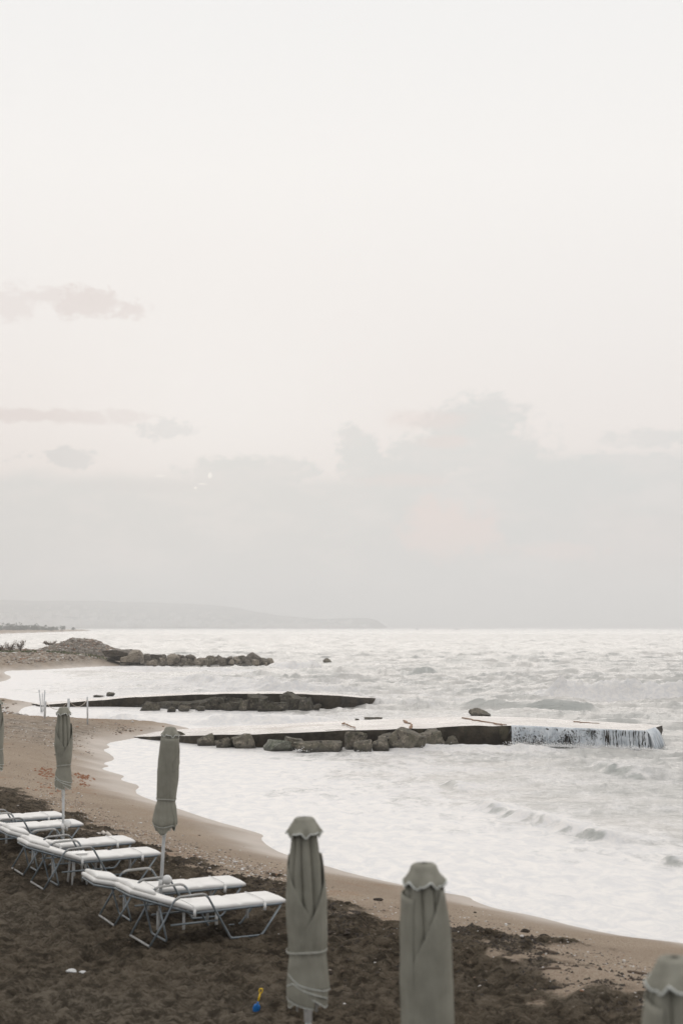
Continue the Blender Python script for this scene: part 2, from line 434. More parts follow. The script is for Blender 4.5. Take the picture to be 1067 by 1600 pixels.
    M['cushion'] = simple('cushion_vinyl', (.69, .67, .64), (.75, .73, .70), 3.5, .5, .35, 14, bdist=.008)
    M['tube'] = simple('frame_tube', (.16, .185, .205), (.22, .245, .26), 6, .38, .05, 80, metallic=.35)
    M['armtube'] = simple('arm_tube', (.34, .335, .32), (.42, .41, .395), 8, .35, .05, 80, metallic=.2)
    M['webbing'] = simple('strap_webbing', (.72, .715, .70), (.80, .79, .77), 30, .7, .2, 200)
    M['stain'] = simple('rust_mark', (.22, .12, .07), (.3, .18, .1), 30, .8, .2, 90)
    # concrete
    m, g, p, out = new_mat('wet_concrete_deck'); co = objco(g)
    c = g.mix(g.ss(g.noise(co, .5, 6, .65), .35, .65), (.46, .42, .385), (.34, .305, .275))
    c = g.mix(g.ss(g.noise(co, .22, 5, .7), .58, .66), c, (.22, .17, .13))
    g.put(p.inputs['Base Color'], c)
    g.put(p.inputs['Roughness'], g.lin(g.noise(co, .8, 4),   .3, .7, .18, .38)); p.inputs['Specular IOR Level'].default_value = .8
    g.put(p.inputs['Normal'], bump(g, g.noise(g.mapping(co, (.5, 1, 1)), 2.5, 4), .25, .02)); M['deck'] = m
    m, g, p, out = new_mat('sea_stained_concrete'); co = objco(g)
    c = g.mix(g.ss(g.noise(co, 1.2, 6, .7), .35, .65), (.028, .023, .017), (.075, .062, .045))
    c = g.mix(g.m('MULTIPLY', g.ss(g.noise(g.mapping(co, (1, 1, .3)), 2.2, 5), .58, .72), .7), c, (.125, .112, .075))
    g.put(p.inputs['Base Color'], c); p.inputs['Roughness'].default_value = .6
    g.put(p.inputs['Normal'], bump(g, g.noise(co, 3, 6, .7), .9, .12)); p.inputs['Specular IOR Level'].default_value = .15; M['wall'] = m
    def rockm(name, a, b, moss, mossamt):
        m, g, p, out = new_mat(name); co = objco(g)
        gn = g.new('ShaderNodeNewGeometry'); sp = g.new('ShaderNodeSeparateXYZ'); g.L.new(gn.outputs['Position'], sp.inputs[0])
        pos = gn.outputs['Position']
        c = g.mix(g.ss(g.noise(pos, 1.6, 6, .7), .35, .65), a, b)
        c = g.mix(g.ss(g.noise(pos, 7, 5, .8), .5, .62), c, tuple(k * 1.7 for k in b)); c = g.mix(g.ss(g.noise(pos, 4.5, 5, .75), .48, .36), c, tuple(k * .35 for k in a))
        c = g.mix(g.m('MULTIPLY', g.ss(g.noise(pos, 2.1, 5, .65), .45, .62), mossamt), c, moss)
        wetl = g.ss(g.m('ADD', sp.outputs[2], g.m('MULTIPLY', g.noise(pos, 2.), .35)), .42, .20)
        c = g.mix(g.m('MULTIPLY', wetl, .75), c, (.022, .02, .016))
        g.put(p.inputs['Base Color'], c)
        g.put(p.inputs['Roughness'], g.lin(wetl, 0, 1, .75, .35))
        g.put(p.inputs['Normal'], bump(g, g.noise(pos, 3.5, 8, .78), 1., .22)); return m
    M['rock'] = rockm('shore_rock', (.12, .105, .08), (.235, .205, .16), (.12, .115, .07), .5)
    M['rockdark'] = rockm('wet_dark_rock', (.045, .038, .028), (.125, .108, .08), (.09, .085, .05), .4)
    M['rockgreen'] = rockm('algae_rock', (.16, .165, .13), (.26, .26, .215), (.12, .14, .08), .6)
    M['rockfar'] = rockm('spit_rock', (.10, .085, .068), (.19, .16, .13), (.11, .10, .06), .4)
    M['rocktan'] = rockm('tan_rock', (.24, .20, .155), (.33, .28, .22), (.2, .17, .13), .3)
    # pebbles: colour per stone
    m, g, p, out = new_mat('pebbles'); t = g.attr('tint')
    c = g.ramp(t, [(0, (.12, .09, .066)), (.25, (.20, .155, .118)), (.5, (.27, .215, .165)), (.62, (.30, .16, .09)), (.75, (.36, .31, .26)), (.9, (.50, .46, .42)), (1, (.68, .65, .62))])
    g.put(p.inputs['Base Color'], c); p.inputs['Roughness'].default_value = .6; M['pebble'] = m
    M['weed'] = simple('dry_seaweed', (.026, .019, .013), (.060, .043, .029), 20, .85, .8, 60, bdist=.02)
    M['redweed'] = simple('red_seaweed', (.22, .085, .04), (.30, .14, .07), 20, .85, .8, 60, bdist=.02)
    M['gravel'] = simple('gravel_heap', (.11, .095, .078), (.25, .22, .185), 2.2, .85, 1., 6, bdist=.15, detail=8)
    M['water_fall'] = simple('falling_water', (.54, .58, .62), (.74, .765, .79), 3, .3, .2, 30)
    M['spray'] = simple('white_spray', (.86, .86, .86), (.92, .91, .90), 3, .5, .3, 20)
    M['post'] = simple('post_paint', (.52, .53, .53), (.68, .68, .67), 7, .6, .2, 60)
    M['rope'] = simple('rope_fibre', (.42, .36, .30), (.58, .52, .45), 30, .8, .3, 90)
    M['wood'] = simple('driftwood', (.09, .065, .045), (.15, .11, .08), 5, .8, .5, 40)
    M['palewood'] = simple('bleached_wood', (.55, .50, .44), (.66, .60, .54), 5, .8, .4, 40)
    M['blue'] = simple('blue_plastic', (.01, .13, .42), (.015, .17, .50), 8, .35, .05, 40)
    M['yellow'] = simple('yellow_plastic', (.80, .50, .01), (.86, .56, .02), 8, .35, .05, 40)
    M['stone'] = simple('pale_stone', (.50, .50, .49), (.66, .655, .64), 12, .7, .4, 40)
    M['hill'] = simple('far_hillside', (.13, .135, .115), (.22, .21, .18), .004, .9, 0)
    M['town'] = simple('far_house_walls', (.60, .57, .53), (.78, .76, .73), .02, .8, 0)
    M['leafdark'] = simple('evergreen_leaf', (.03, .04, .022), (.06, .07, .04), 1.5, .7, 0)
    M['scrub'] = simple('dry_scrub', (.13, .085, .055), (.20, .14, .09), 2, .8, 0)
    M['greens'] = simple('salt_herbs', (.075, .095, .035), (.13, .14, .06), 2, .8, 0)
    M['bark'] = simple('bark', (.06, .045, .035), (.1, .08, .06), 5, .8, .4, 30)
    M['boat'] = simple('boat_paint', (.30, .31, .33), (.4, .41, .42), 1, .5, 0)
    # haze
    m = bpy.data.materials.new('sea_haze'); m.use_nodes = True; g = NT(m.node_tree); g.N.clear()
    out = g.new('ShaderNodeOutputMaterial'); v = g.new('ShaderNodeVolumePrincipled')
    v.inputs['Color'].default_value = (.985, .985, .985, 1); v.inputs['Density'].default_value = HAZE; v.inputs['Anisotropy'].default_value = .2
    g.L.new(v.outputs[0], out.inputs['Volume']); M['haze'] = m
HAZE = 3.7e-4
make_materials()

# ------------------------------------------------------------------ beach
def build_beach():
    fine = np.radians(np.linspace(-16.5, 16.5, 600))
    cols = np.concatenate([np.radians(np.linspace(-62, -17, 46)), fine, np.radians(np.linspace(17, 62, 46))])
    rows = list(np.arange(1.0, 11.2, .25)); d = 11.2
    while d < 1900:
        rows.append(d); d += max(.03, d * d / 9000.0) if d < 400 else d * .06
    rows.append(1950)
    x, y, F = polar(cols, np.array(rows))
    z, sd, dark, ds = terrain_z(x, y)
    me = np_mesh('beach', np.stack([x, y, z], 1), F)
    set_attr(me, 'dark', dark)
    wn = fbm(x * .5, y * .5, 3, 51) * .5
    set_attr(me, 'wet', sst(sd + wn * .8, 2.1, .25))
    # stony patches: pebbly tongues of the far beach and the rubble of the spit
    st = np.zeros_like(x)
    for (px, py, r, w) in ((20, 1104, 5, .9), (60, 1140, 5, .75), (140, 1142, 4, .75), (10, 1150, 5, .6), (60, 1030, 30, .9), (-40, 1030, 30, .9), (150, 1036, 16, .9), (230, 1137, 3.5, .5)):
        cx, cyy = at(px, py, .5); st = np.maximum(st, w * np.exp(-(((x - cx) / r) ** 2 + ((y - cyy) / (r * .9)) ** 2)))
    st = np.clip(st * (1.1 + .8 * fbm(x * .8, y * .8, 3, 61)), 0, 1) * sst(sd, .6, 1.6)
    set_attr(me, 'stony', st)
    # paler trodden dry patch in the near left
    cx, cyy = at(120, 1580, .8)
    pale = np.exp(-(((x - cx) / 1.9) ** 2 + ((y - cyy) / 1.9) ** 2)) + .9 * np.exp(-(((x - at(30, 1430, .8)[0]) / 1.1) ** 2 + ((y - at(30, 1430, .8)[1]) / 2.2) ** 2))
    pr = at(960, 1560, .8); pale = pale + .35 * np.exp(-(((x - pr[0]) / 1.6) ** 2 + ((y - pr[1]) / 1.8) ** 2))
    set_attr(me, 'pale', np.clip(pale + .25 * fbm(x * 1.1, y * 1.1, 3, 71), 0, 1))
    o = link_mesh('beach', me, M['sand']); tag(o, kind='structure')
build_beach()

# ------------------------------------------------------------------ sea
def W(pts, **kw): return ([at(*p) for p in pts], kw)
BREAKERS = [
    W([(838, 1083), (905, 1088), (960, 1089), (1067, 1088), (1200, 1086)], h=1.1, front=1.7, back=2.2, foam=1.7, fw=(2.0, 1.8), trough=.22),
    W([(615, 1055), (650, 1056), (685, 1056)], h=.75, front=1.2, back=4, foam=.6, fw=(.5, 2.5), face=.7),
    W([(700, 1103), (780, 1106), (870, 1108), (935, 1107)], h=.62, front=1.0, back=3.5, foam=-.3, fw=(1.0, .5), face=.6),
    W([(540, 1098), (590, 1101), (660, 1104), (700, 1103)], h=.45, front=1.2, back=4, foam=.15, fw=(1.5, 3.5)),
    W([(740, 1254), (790, 1271), (836, 1283), (885, 1296), (941, 1310), (1018, 1318)], h=.24, front=.42, back=.9, foam=.6, fw=(.3, .8), face=.75),
    W([(1030, 1346), (1080, 1350)], h=.18, front=.4, back=1., foam=.2, fw=(.3, .5), face=.6),
    W([(700, 1222), (722, 1238)], h=.22, front=.35, back=.9, foam=.3, fw=(.3, .5), face=1.2),
    W([(920, 1196), (960, 1206), (1012, 1216)], h=.24, front=.55, back=1.5, foam=.45, fw=(.4, .6), face=.5),
    W([(120, 1122), (180, 1130), (260, 1133), (330, 1132), (380, 1131)], h=.42, front=.8, back=3.2, foam=1.1, fw=(2.0, 3.5)),
    W([(360, 1128), (410, 1130), (450, 1130), (530, 1128)], h=.45, front=.8, back=3.2, foam=.95, fw=(1.5, 3)),
    W([(190, 1046), (260, 1050), (340, 1050), (400, 1052)], h=.5, front=1.6, back=5, foam=.9, fw=(3, 4)),
    W([(260, 1062), (330, 1068), (400, 1076), (470, 1084)], h=.5, front=1.4, back=5, foam=.9, fw=(2.5, 4)),
    W([(420, 1043), (470, 1044), (500, 1042)], h=.7, front=1.6, back=4, foam=.9, fw=(2, 4)),
    W([(275, 1001), (330, 1002), (375, 1002)], h=.7, front=3, back=9, foam=.35, fw=(1.5, 2.5)),
    W([(455, 1090), (520, 1092), (580, 1090)], h=.35, front=1.2, back=3, foam=.4, fw=(1.5, 2)),
    W([(560, 1168), (620, 1172), (700, 1170), (800, 1172), (930, 1176)], h=.10, front=.5, back=1.2, foam=.5, fw=(1.2, 1.2)),
    W([(780, 1028), (830, 1030)], h=.55, front=3, back=8, foam=-.2, fw=(1, 1)),
]
def build_sea():
    fine = np.radians(np.linspace(-15.5, 15.5, 720))
    cols = np.concatenate([np.radians(np.linspace(-64, -16, 60)), fine, np.radians(np.linspace(16, 64, 60))])
    rows = []; d = 12.0
    while d < 30000:
        rows.append(d); d += max(.05, min(d * d / 8600.0, .5 if d < 130 else (1.1 if d < 250 else 2.2))) if d < 900 else d * .06
    x, y, F = polar(cols, np.array(rows))
    sd = -land_sd(x, y)                        # distance offshore
    D = y
    off = sst(sd, 2, 30)
    wx = x + 3 * pn(x * .05, y * .05, 81); wy = y + 3 * pn(x * .05 + 9, y * .05, 82)
    fade = 1 - sst(D, 350, 900)
    z = np.zeros_like(x)
    rs = np.random.RandomState(3)
    for lam, amp, k in ((14, .12, 3), (8.5, .10, 4), (4.5, .075, 5), (2.4, .045, 6), (1.25, .022, 6)):
        stp = np.where(D < 130, np.minimum(D * D / 8600.0, .5), np.where(D < 250, 1.1, np.where(D < 900, 2.2, D * .06)))
        vis = 1 - sst(stp, lam * .3, lam * .6)
        for j in range(k):
            a = math.radians(-100 + rs.uniform(-38, 38)); l = lam * rs.uniform(.75, 1.3); ph = rs.uniform(0, 6.28)
            s = np.sin((wx * math.cos(a) + wy * math.sin(a)) * 2 * math.pi / l + ph)
            z = z + vis * amp / math.sqrt(k) * (1 - 2 * np.abs(s) ** .8 + .3) * .9
    z = z + .10 * fbm(wx * .10, wy * .22, 4, 91)
    # short-crested chop: peaked crests a few metres long
    for (fx, fy, am, sd_, st_) in ((.18, .34, .22, 201, .5), (.36, .68, .15, 202, .5), (.07, .13, .14, 203, 1.), (.7, 1.3, .08, 204, .3)):
        q_ = 1 - np.abs(pn(x * fx + .8 * pn(x * fx * .7, y * fy * .7, sd_ + 9), y * fy, sd_)) * 2.6
        vis = 1 - sst(stp, .22 / fy, .5 / fy)
        z = z + am * vis * (np.clip(q_, 0, 1) ** 1.6 - .25) * sst(D, 60, 150) * (1 - .75 * sst(D, 700, 2500))
    z = z * (.06 + .94 * off) * (1 + .45 * sst(D, 55, 130))
    z = z + .035 * fbm(x * .7, y * 1.7, 5, 95, .6) * sst(sd, 3, 14)
    rg = np.clip(1 - np.abs(pn(x * .45 + .6 * pn(x * .5, y * .5, 7), y * 1.15, 98)) * 2.4, 0, 1) ** 3; rg2 = np.clip(1 - np.abs(pn(x * 1.1, y * 2.6, 99)) * 2.4, 0, 1) ** 3
    lv = np.clip(.5 + 1.2 * pn(x * .09, y * .15, 101), 0, 1)
    z = z + (.13 * rg * lv + .045 * rg2) * sst(sd, 5, 20)
    # foam cover: nearly white inside the surf zone, broken farther out
    foam = .97 * np.exp(-(np.clip(sd - 2.5, 0, None) / 8.5) ** 1.1)
    foam = np.maximum(foam, (.60 - .16 * sst(x / D, -.02, .14)) * sst(D, 75, 55))
    foam = np.maximum(foam, .72 * sst(x / D, -.01, -.05) * sst(D, 140, 115))
    foam = np.maximum(foam, .20 + .30 * np.exp(-np.clip(sd, 0, None) / 60.0))
    foam = foam + .16 * np.exp(-((x + 18) / 22) ** 2) * sst(D, 150, 60)
    foam = foam - .13 * sst(x / D, .05, .20) * sst(D, 24, 34) * sst(D, 90, 60)
    foam = foam - .34 * sst(D, 100, 220)
    foam = foam + .22 * fbm(x * .07, y * .12, 3, 96) - .16 * rg2 * sst(sd, 4, 14) - .26 * rg * lv * sst(sd, 6, 20) - .18 * sst(x, 5, 14) * sst(D, 56, 66) * sst(D, 130, 90)
    teal = np.zeros_like(x)
    for pts, k in BREAKERS:
        d_, side, par = polyline_dist(x, y, pts)
        s = d_ * np.where(side > 0, 1, -1)      # + seaward (behind)
        endf = np.clip(np.minimum(par, 1 - par) * 5, 0, 1) if len(pts) > 2 else np.clip(np.minimum(par, 1 - par) * 3, 0, 1)
        endf = endf ** .6
        irr = .85 + .35 * fbm(x * .35, y * .35, 3, 33)
        prof = np.where(s < 0, np.exp(-(s / (k['front'] * .55)) ** 2), np.exp(-(s / (k['back'] * .6)) ** 2))
        rough = 1 + (.35 * fbm(x * .8, y * .9, 5, 35) if k['foam'] > .3 else 0)
        z = z + k['h'] * prof * endf * irr * rough
        a, b = k['fw']
        fm = np.where(s < 0, np.exp(-(s / a) ** 2), np.exp(-(s / b) ** 2)) * np.clip(endf * 1.3, 0, 1)
        foam = foam + k['foam'] * fm
        if k.get('trough'):
            z = z - k['trough'] * np.exp(-((s + 2.6) / 1.3) ** 2) * endf; foam = foam - .7 * np.exp(-((s + 4.2) / 1.9) ** 2) * endf - .5 * np.exp(-((s - 5.5) / 2.8) ** 2) * endf
        if k.get('face'): teal = teal + .25 * np.exp(-((s + k['front'] * .35) / (k['front'] * .55)) ** 2) * endf
        if k.get('face'): foam = foam - k['face'] * np.exp(-((s + k['front'] * .35) / (k['front'] * .5)) ** 2) * endf * sst(fbm(x * 1.5, y * 2.6, 4, 37), -.55, .35)
    # swash: a thin smooth sheet at the beach edge with a small foam lip
    z = z * sst(sd, .05, 2.5) + .028 * np.exp(-((sd - .04) / .10) ** 2)
    foam = np.where(sd < 2.0, np.maximum(foam, .9 + .3 * sst(sd, 2.0, .4)), foam)
    z = z - .004
    keep = (sd > -3)
    # calm the water over the jetties so it never rises through them
    me = np_mesh('sea', np.stack([x, y, z], 1), F[keep[F].all(1)])
    set_attr(me, 'foam', foam); set_attr(me, 'teal', np.clip(teal, 0, 1)); set_attr(me, 'near', sst(sd, 14, 3))
    o = link_mesh('sea', me, M['sea']); tag(o, kind='structure')
build_sea()

# ------------------------------------------------------------------ far land
def build_far():
    prof = [(-900, 952), (-500, 944), (-200, 941), (0, 938), (60, 940), (130, 939), (200, 941), (270, 943), (330, 945), (370, 950), (430, 961), (480, 966), (500, 967.5), (530, 966), (575, 966), (588, 969), (600, 977), (604, 979.5)]
    px = np.linspace(-900, 604, 420); ry = np.interp(px, [p[0] for p in prof], [p[1] for p in prof])
    ry = ry + .9 * pn(px * .03, px * 0, 3) + .35 * pn(px * .12, px * 0, 4)
    rows = np.linspace(0, 1, 26); V = []; n = len(px)
    for j, t in enumerate(rows):
        # shore at about 5 km, crest at 7.5 km on the left, closing towards the headland
        depth = np.interp(px, [-900, 300, 500, 604], [2600, 2300, 900, 60])
        near = np.interp(px, [-900, 100, 604], [3600, 4600, 5600])
        Dm = near + depth * t * 1.4
        crest = (980 - ry) * (near + depth) / FPX
        hh = np.interp(t, [0, .04, .7, 1], [0, .12, 1, 0]) if False else (np.sin(min(t / .72, 1) * math.pi / 2) ** 1.6 if t < .72 else math.cos((t - .72) / .28 * math.pi / 2))
        zz = crest * hh
        zz = zz + (18 * fbm(px * .02, np.full(n, t * 5.0), 4, 12)) * (hh * (1 - hh) * 3) * (crest / (crest.max()))
        zz = zz + CAMZ * min(1, t * 20)
        X = (px - 533.5) / FPX * Dm
        V.append(np.stack([X, Dm, zz - (3 if t == 0 else 0)], 1))
    idx = np.arange(n * len(rows)).reshape(len(rows), n)
    F = np.stack([idx[:-1, :-1], idx[:-1, 1:], idx[1:, 1:], idx[1:, :-1]], -1).reshape(-1, 4)
    V = np.concatenate(V)
    o = link_mesh('hills', np_mesh('hills', V, F), M['hill']); tag(o, kind='structure')
    # the town: pale cubes with roofs strewn over the lower slopes, one hazy mass
    rs = random.Random(5); mb = MB()
    G = V.reshape(len(rows), n, 3)
    for k in range(1500):
        i = int(np.clip(rs.gauss(250, 75), 40, n - 18)); j = min(int(abs(rs.gauss(0, 3.6))) + 1, 15)
        if rs.random() < .3: i = rs.randrange(60, n - 10); j = rs.randrange(1, 4)
        p = G[j, i]; w = rs.uniform(9, 24); h = rs.uniform(6, 13)
        x, y, z = p[0] + rs.uniform(-12, 12), p[1] + rs.uniform(-60, 0), p[2]
        mb.box((x, y, z + h * .3), (w, rs.uniform(9, 16), h))
        mb.box((x, y, z + h * .8 + .75), (w * .7, 8, 1.5))
    o = mb.build('far_town', M['town'], smooth=False); tag(o, 'hazy town of pale houses strewn over the far coastal hills', 'town', kind='stuff')
    # belt of trees along the far shore on the left
    mb = MB(); tr = MB()
    for k in range(190):
        px_ = rs.uniform(-60, 118) if k > 60 else rs.uniform(-20, 60); Dm = rs.uniform(1350, 1700)
        x = (px_ - 533.5) / FPX * Dm; h = rs.uniform(3.0, 5.6) * (1.55 if rs.random() < .22 else 1) * (1 if px_ < 70 else .7); w = rs.uniform(3, 6)
        z0 = .8
        tr.tube([(x, Dm, z0), (x + .2, Dm, z0 + h * .6)], [.35, .2], 5)
        for q in range(26):
            t = rs.random(); a = rs.uniform(0, 6.28); r = w * .5 * (1 - t * .6) * rs.random() ** .5
            c = Vector((x + r * math.cos(a), Dm + r * math.sin(a), z0 + h * (.3 + .7 * t)))
            s = rs.uniform(.5, 1.3)
            vs = [c + Vector((rs.uniform(-1, 1), rs.uniform(-1, 1), rs.uniform(-.7, .9))) * s for _ in range(4)]
            mb.add(vs, [(0, 1, 2), (0, 2, 3), (0, 1, 3), (1, 2, 3)])
    root = empty('far_trees', (0, 0, 0), label='dark hazy belt of trees along the far shore on the left', cat='trees', kind='stuff')
    mb.build('foliage', M['leafdark'], root, False); tr.build('trunks', M['bark'], root)
    # two boats on the horizon
    def boat(px_, Dm, L, sail, label, cat, name):
        x = (px_ - 533.5) / FPX * Dm; r = empty(name, (x, Dm, 0), label=label, cat=cat)
        b = MB(); pts = []
        secs = [(-.5, .35, .9), (-.3, .5, .8), (0, .55, .75), (.3, .4, .9), (.5, .03, 1.2)]
        vs = []; fs = []
        for (t, w, h) in secs:
            hw = w * L * .22
            vs += [(t * L, -hw, h * L * .12), (t * L, -hw * .6, -.3), (t * L, hw * .6, -.3), (t * L, hw, h * L * .12)]
        for i in range(len(secs) - 1):
            for k in range(4): fs.append((i * 4 + k, i * 4 + (k + 1) % 4, i * 4 + 4 + (k + 1) % 4, i * 4 + 4 + k))
        fs += [(0, 3, 2, 1), (16, 17, 18, 19)]
        b.add(vs, fs); b.build('hull', M['boat'], r, False)
        c = MB(); c.box((-.12 * L, 0, L * .16), (L * .3, L * .16, L * .12)); c.build('cabin', M['boat'], r, False)
        m_ = MB(); m_.tube([(0.05 * L, 0, 0), (.05 * L, 0, L * (1.0 if sail else .35))], .12 if sail else .2, 6); m_.build('mast', M['boat'], r)
        if sail:
            s_ = MB(); s_.add([(.04 * L, -.05, L * .2), (-.4 * L, -.05, L * .2), (.04 * L, -.05, L * .95), (.04 * L, .05, L * .2), (-.4 * L, .05, L * .2), (.04 * L, .05, L * .95)],
                              [(0, 1, 2), (5, 4, 3), (0, 3, 4, 1), (1, 4, 5, 2), (2, 5, 3, 0)]); s_.build('sail', M['boat'], r, False)
    boat(651, 2600, 5.5, True, 'tiny hazy sailing boat on the horizon right of the headland', 'boat', 'sailing_boat')
    boat(712, 2600, 9, False, 'tiny low grey motor boat on the horizon, farther right', 'boat', 'motor_boat')
build_far()

# ------------------------------------------------------------------ rocks
def rock_obj(name, mat, seed, size, loc, rz=0, tilt=(0, 0), planes=9, sub=3, rough=.06):
    rs = random.Random(seed); bm = bmesh.new(); bmesh.ops.create_icosphere(bm, subdivisions=sub, radius=1)
    pl = []
    blocky = planes >= 10
    if not blocky:
        for _ in range(planes):
            n = Vector((rs.uniform(-1, 1), rs.uniform(-1, 1), rs.uniform(-.6, 1))).normalized(); pl.append((n, rs.uniform(.5, .8)))
    for ax_ in () if not blocky else ((1, 0, 0), (-1, 0, 0), (0, 1, 0), (0, -1, 0), (0, 0, 1), (0, 0, -1)):
        n = (Vector(ax_) + Vector((rs.uniform(-.42, .42), rs.uniform(-.42, .42), rs.uniform(-.42, .42)))).normalized(); pl.append((n, rs.uniform(.42, .62)))
    for _ in range(max(0, planes - 6) if blocky else 0):
        n = Vector((rs.uniform(-1, 1), rs.uniform(-1, 1), rs.uniform(-.3, 1))).normalized(); pl.append((n, rs.uniform(.58, .78)))
    for v in bm.verts:
        c = v.co.copy()
        for n, d in pl:
            e = c.dot(n) - d
            if e > 0: c -= n * e
        nn = mnoise.fractal(c * 2.2 + Vector((seed * 3.1, 0, seed)), 1, 2, 4)
        c += c.normalized() * (nn * rough + .02 * mnoise.noise(c * 9 + Vector((seed, 0, 0))))
        v.co = c
    xs = [v.co.x for v in bm.verts]; ys = [v.co.y for v in bm.verts]; zs = [v.co.z for v in bm.verts]
    for v in bm.verts:
        v.co.x = (v.co.x - (max(xs) + min(xs)) / 2) / (max(xs) - min(xs)) * size[0]
        v.co.y = (v.co.y - (max(ys) + min(ys)) / 2) / (max(ys) - min(ys)) * size[1]
        v.co.z = (v.co.z - min(zs)) / (max(zs) - min(zs)) * size[2]
    me = bpy.data.meshes.new(name); bm.to_mesh(me); bm.free()
    o = link_mesh(name, me, mat, None, False)
    o.location = loc; o.rotation_euler = (tilt[0], tilt[1], rz)
    return o
def rock_px(px, pyb, w, h, label, group=None, z0=0.0, mat='rock', seed=1, name='boulder', deep=None, tilt=(0, 0), rz=None, base=None, sub=4, planes=13, cat='rock'):
    """a boulder whose visible foot is at pixel (px, pyb), w x h photo px"""
    x, y = at(px, pyb, z0); s = y / FPX
    sink = .35 * h * s
    W_, H_ = w * s * 1.06, h * s * 1.12
    dp = deep or min(W_ * .7, 1.6)
    o = rock_obj(name, M[mat], seed, (W_, dp, H_ + sink), (x, y + dp * .22, z0 - sink), (rz if rz is not None else 0), tilt, planes, sub)
    return tag(o, label, cat, group)

# jetty 1 and 2 share a builder: near edge and far edge polylines with deck heights
def jetty(name, near, far, label, thick=.55, bottom=-1.6, seed=1, step=.5):
    root = empty(name, (near[0][0], near[0][1], 0), label=label, cat='jetty')
    def resample(P, n):
        P = np.array(P, float); L = np.r_[0, np.cumsum(np.hypot(*(P[1:, :2] - P[:-1, :2]).T))]; t = np.linspace(0, L[-1], n)
        return np.stack([np.interp(t, L, P[:, k]) for k in range(3)], 1)
    n = 220; m = 14
    A = resample(near, n); B = resample(far, n)
    A[:, 1] += .10 * fbm(A[:, 0] * .8, A[:, 0] * 0, 3, seed); A[:, 2] += .02 * pn(A[:, 0] * .7, A[:, 0] * 0, seed + 4)
    ox, oy = near[0][0], near[0][1]
    V = []
    for j in range(m):
        t = j / (m - 1); P = A * (1 - t) + B * t
        P = P.copy(); P[:, 2] += .012 * fbm(P[:, 0] * .9, P[:, 1] * .9, 2, seed + 7)
        V.append(P)
    V = np.stack(V)                      # m,n,3
    V[..., 0] -= ox; V[..., 1] -= oy
    idx = np.arange(m * n).reshape(m, n)
    F = np.stack([idx[:-1, :-1], idx[:-1, 1:], idx[1:, 1:], idx[1:, :-1]], -1).reshape(-1, 4)
    o = link_mesh('deck', np_mesh('deck', V.reshape(-1, 3), F), M['deck'], root)
    # walls round the slab: rows going down, roughened, the foot eaten back by the sea
    per = np.concatenate([V[0, :, :], V[:, -1, :][1:], V[-1, ::-1, :][1:], V[::-1, 0, :][1:-1]])
    cen = per[:, :2].mean(0); K = len(per); WV = []
    tang = np.roll(per, -1, 0)[:, :2] - np.roll(per, 1, 0)[:, :2]; nor = np.stack([tang[:, 1], -tang[:, 0]], 1); nor /= np.linalg.norm(nor, axis=1)[:, None] + 1e-9
    rowsn = 12
    s = np.arange(K) * .35
    for j in range(rowsn):
        t = j / (rowsn - 1); q = per.copy()
        q[:, 2] = per[:, 2] * (1 - t) + bottom * t - (.003 if j == 0 else 0)
        bulge = (.05 * fbm(s * .5, np.full(K, t * 5), 4, seed + 2) - .22 * sst(np.full(K, t), .12, .35)) * (0 if j == 0 else 1)
        if j == 1: bulge = bulge * .4 + .02
        q[:, :2] += nor * np.asarray(bulge)[:, None]
        WV.append(q)
    WV = np.concatenate(WV); idx = np.arange(rowsn * K).reshape(rowsn, K)
    F = np.stack([idx[:-1], idx[1:], np.roll(idx, -1, 1)[1:], np.roll(idx, -1, 1)[:-1]], -1).reshape(-1, 4)
    link_mesh('wall', np_mesh('wall', WV, F), M['wall'], root)
    return root, A, B
def P3(px, py, z): x, y = at(px, py, z); return (x, y, z)
J1N = [P3(203, 1151, .03), P3(290, 1149.5, .28), P3(400, 1147, .50), P3(500, 1143, .60), P3(600, 1140, .66), P3(740, 1134, .72), P3(795, 1133.5, .72), P3(900, 1138, .70), P3(1008, 1142, .68)]
J1F = [P3(230, 1143, .05), P3(330, 1136, .26), P3(420, 1132, .46), P3(520, 1127, .56), P3(620, 1123, .64), P3(740, 1119, .66), P3(830, 1121, .64), P3(930, 1127, .60), P3(1034, 1133, .66)]
j1, j1a, j1b = jetty('concrete_jetty', J1N, J1F, 'near wide wet concrete jetty with waves spilling over its outer end', seed=3)
J2N = [P3(66, 1101.5, .10), P3(150, 1094.8, .34), P3(200, 1090, .52), P3(262, 1087, .70), P3(330, 1084.5, .82), P3(400, 1083.5, .88), P3(470, 1084.5, .82), P3(533, 1087.5, .70), P3(592, 1091.5, .34)]
J2F = [P3(50, 1099, .10), P3(150, 1091.5, .34), P3(200, 1086.8, .52), P3(262, 1084, .70), P3(330, 1081.5, .82), P3(400, 1080.5, .88), P3(470, 1081.5, .82), P3(533, 1084.5, .70), P3(586, 1089, .34)]
j2, j2a, j2b = jetty('curved_jetty', J2N, J2F, 'farther thin curved concrete jetty with dark seaward wall', seed=8)
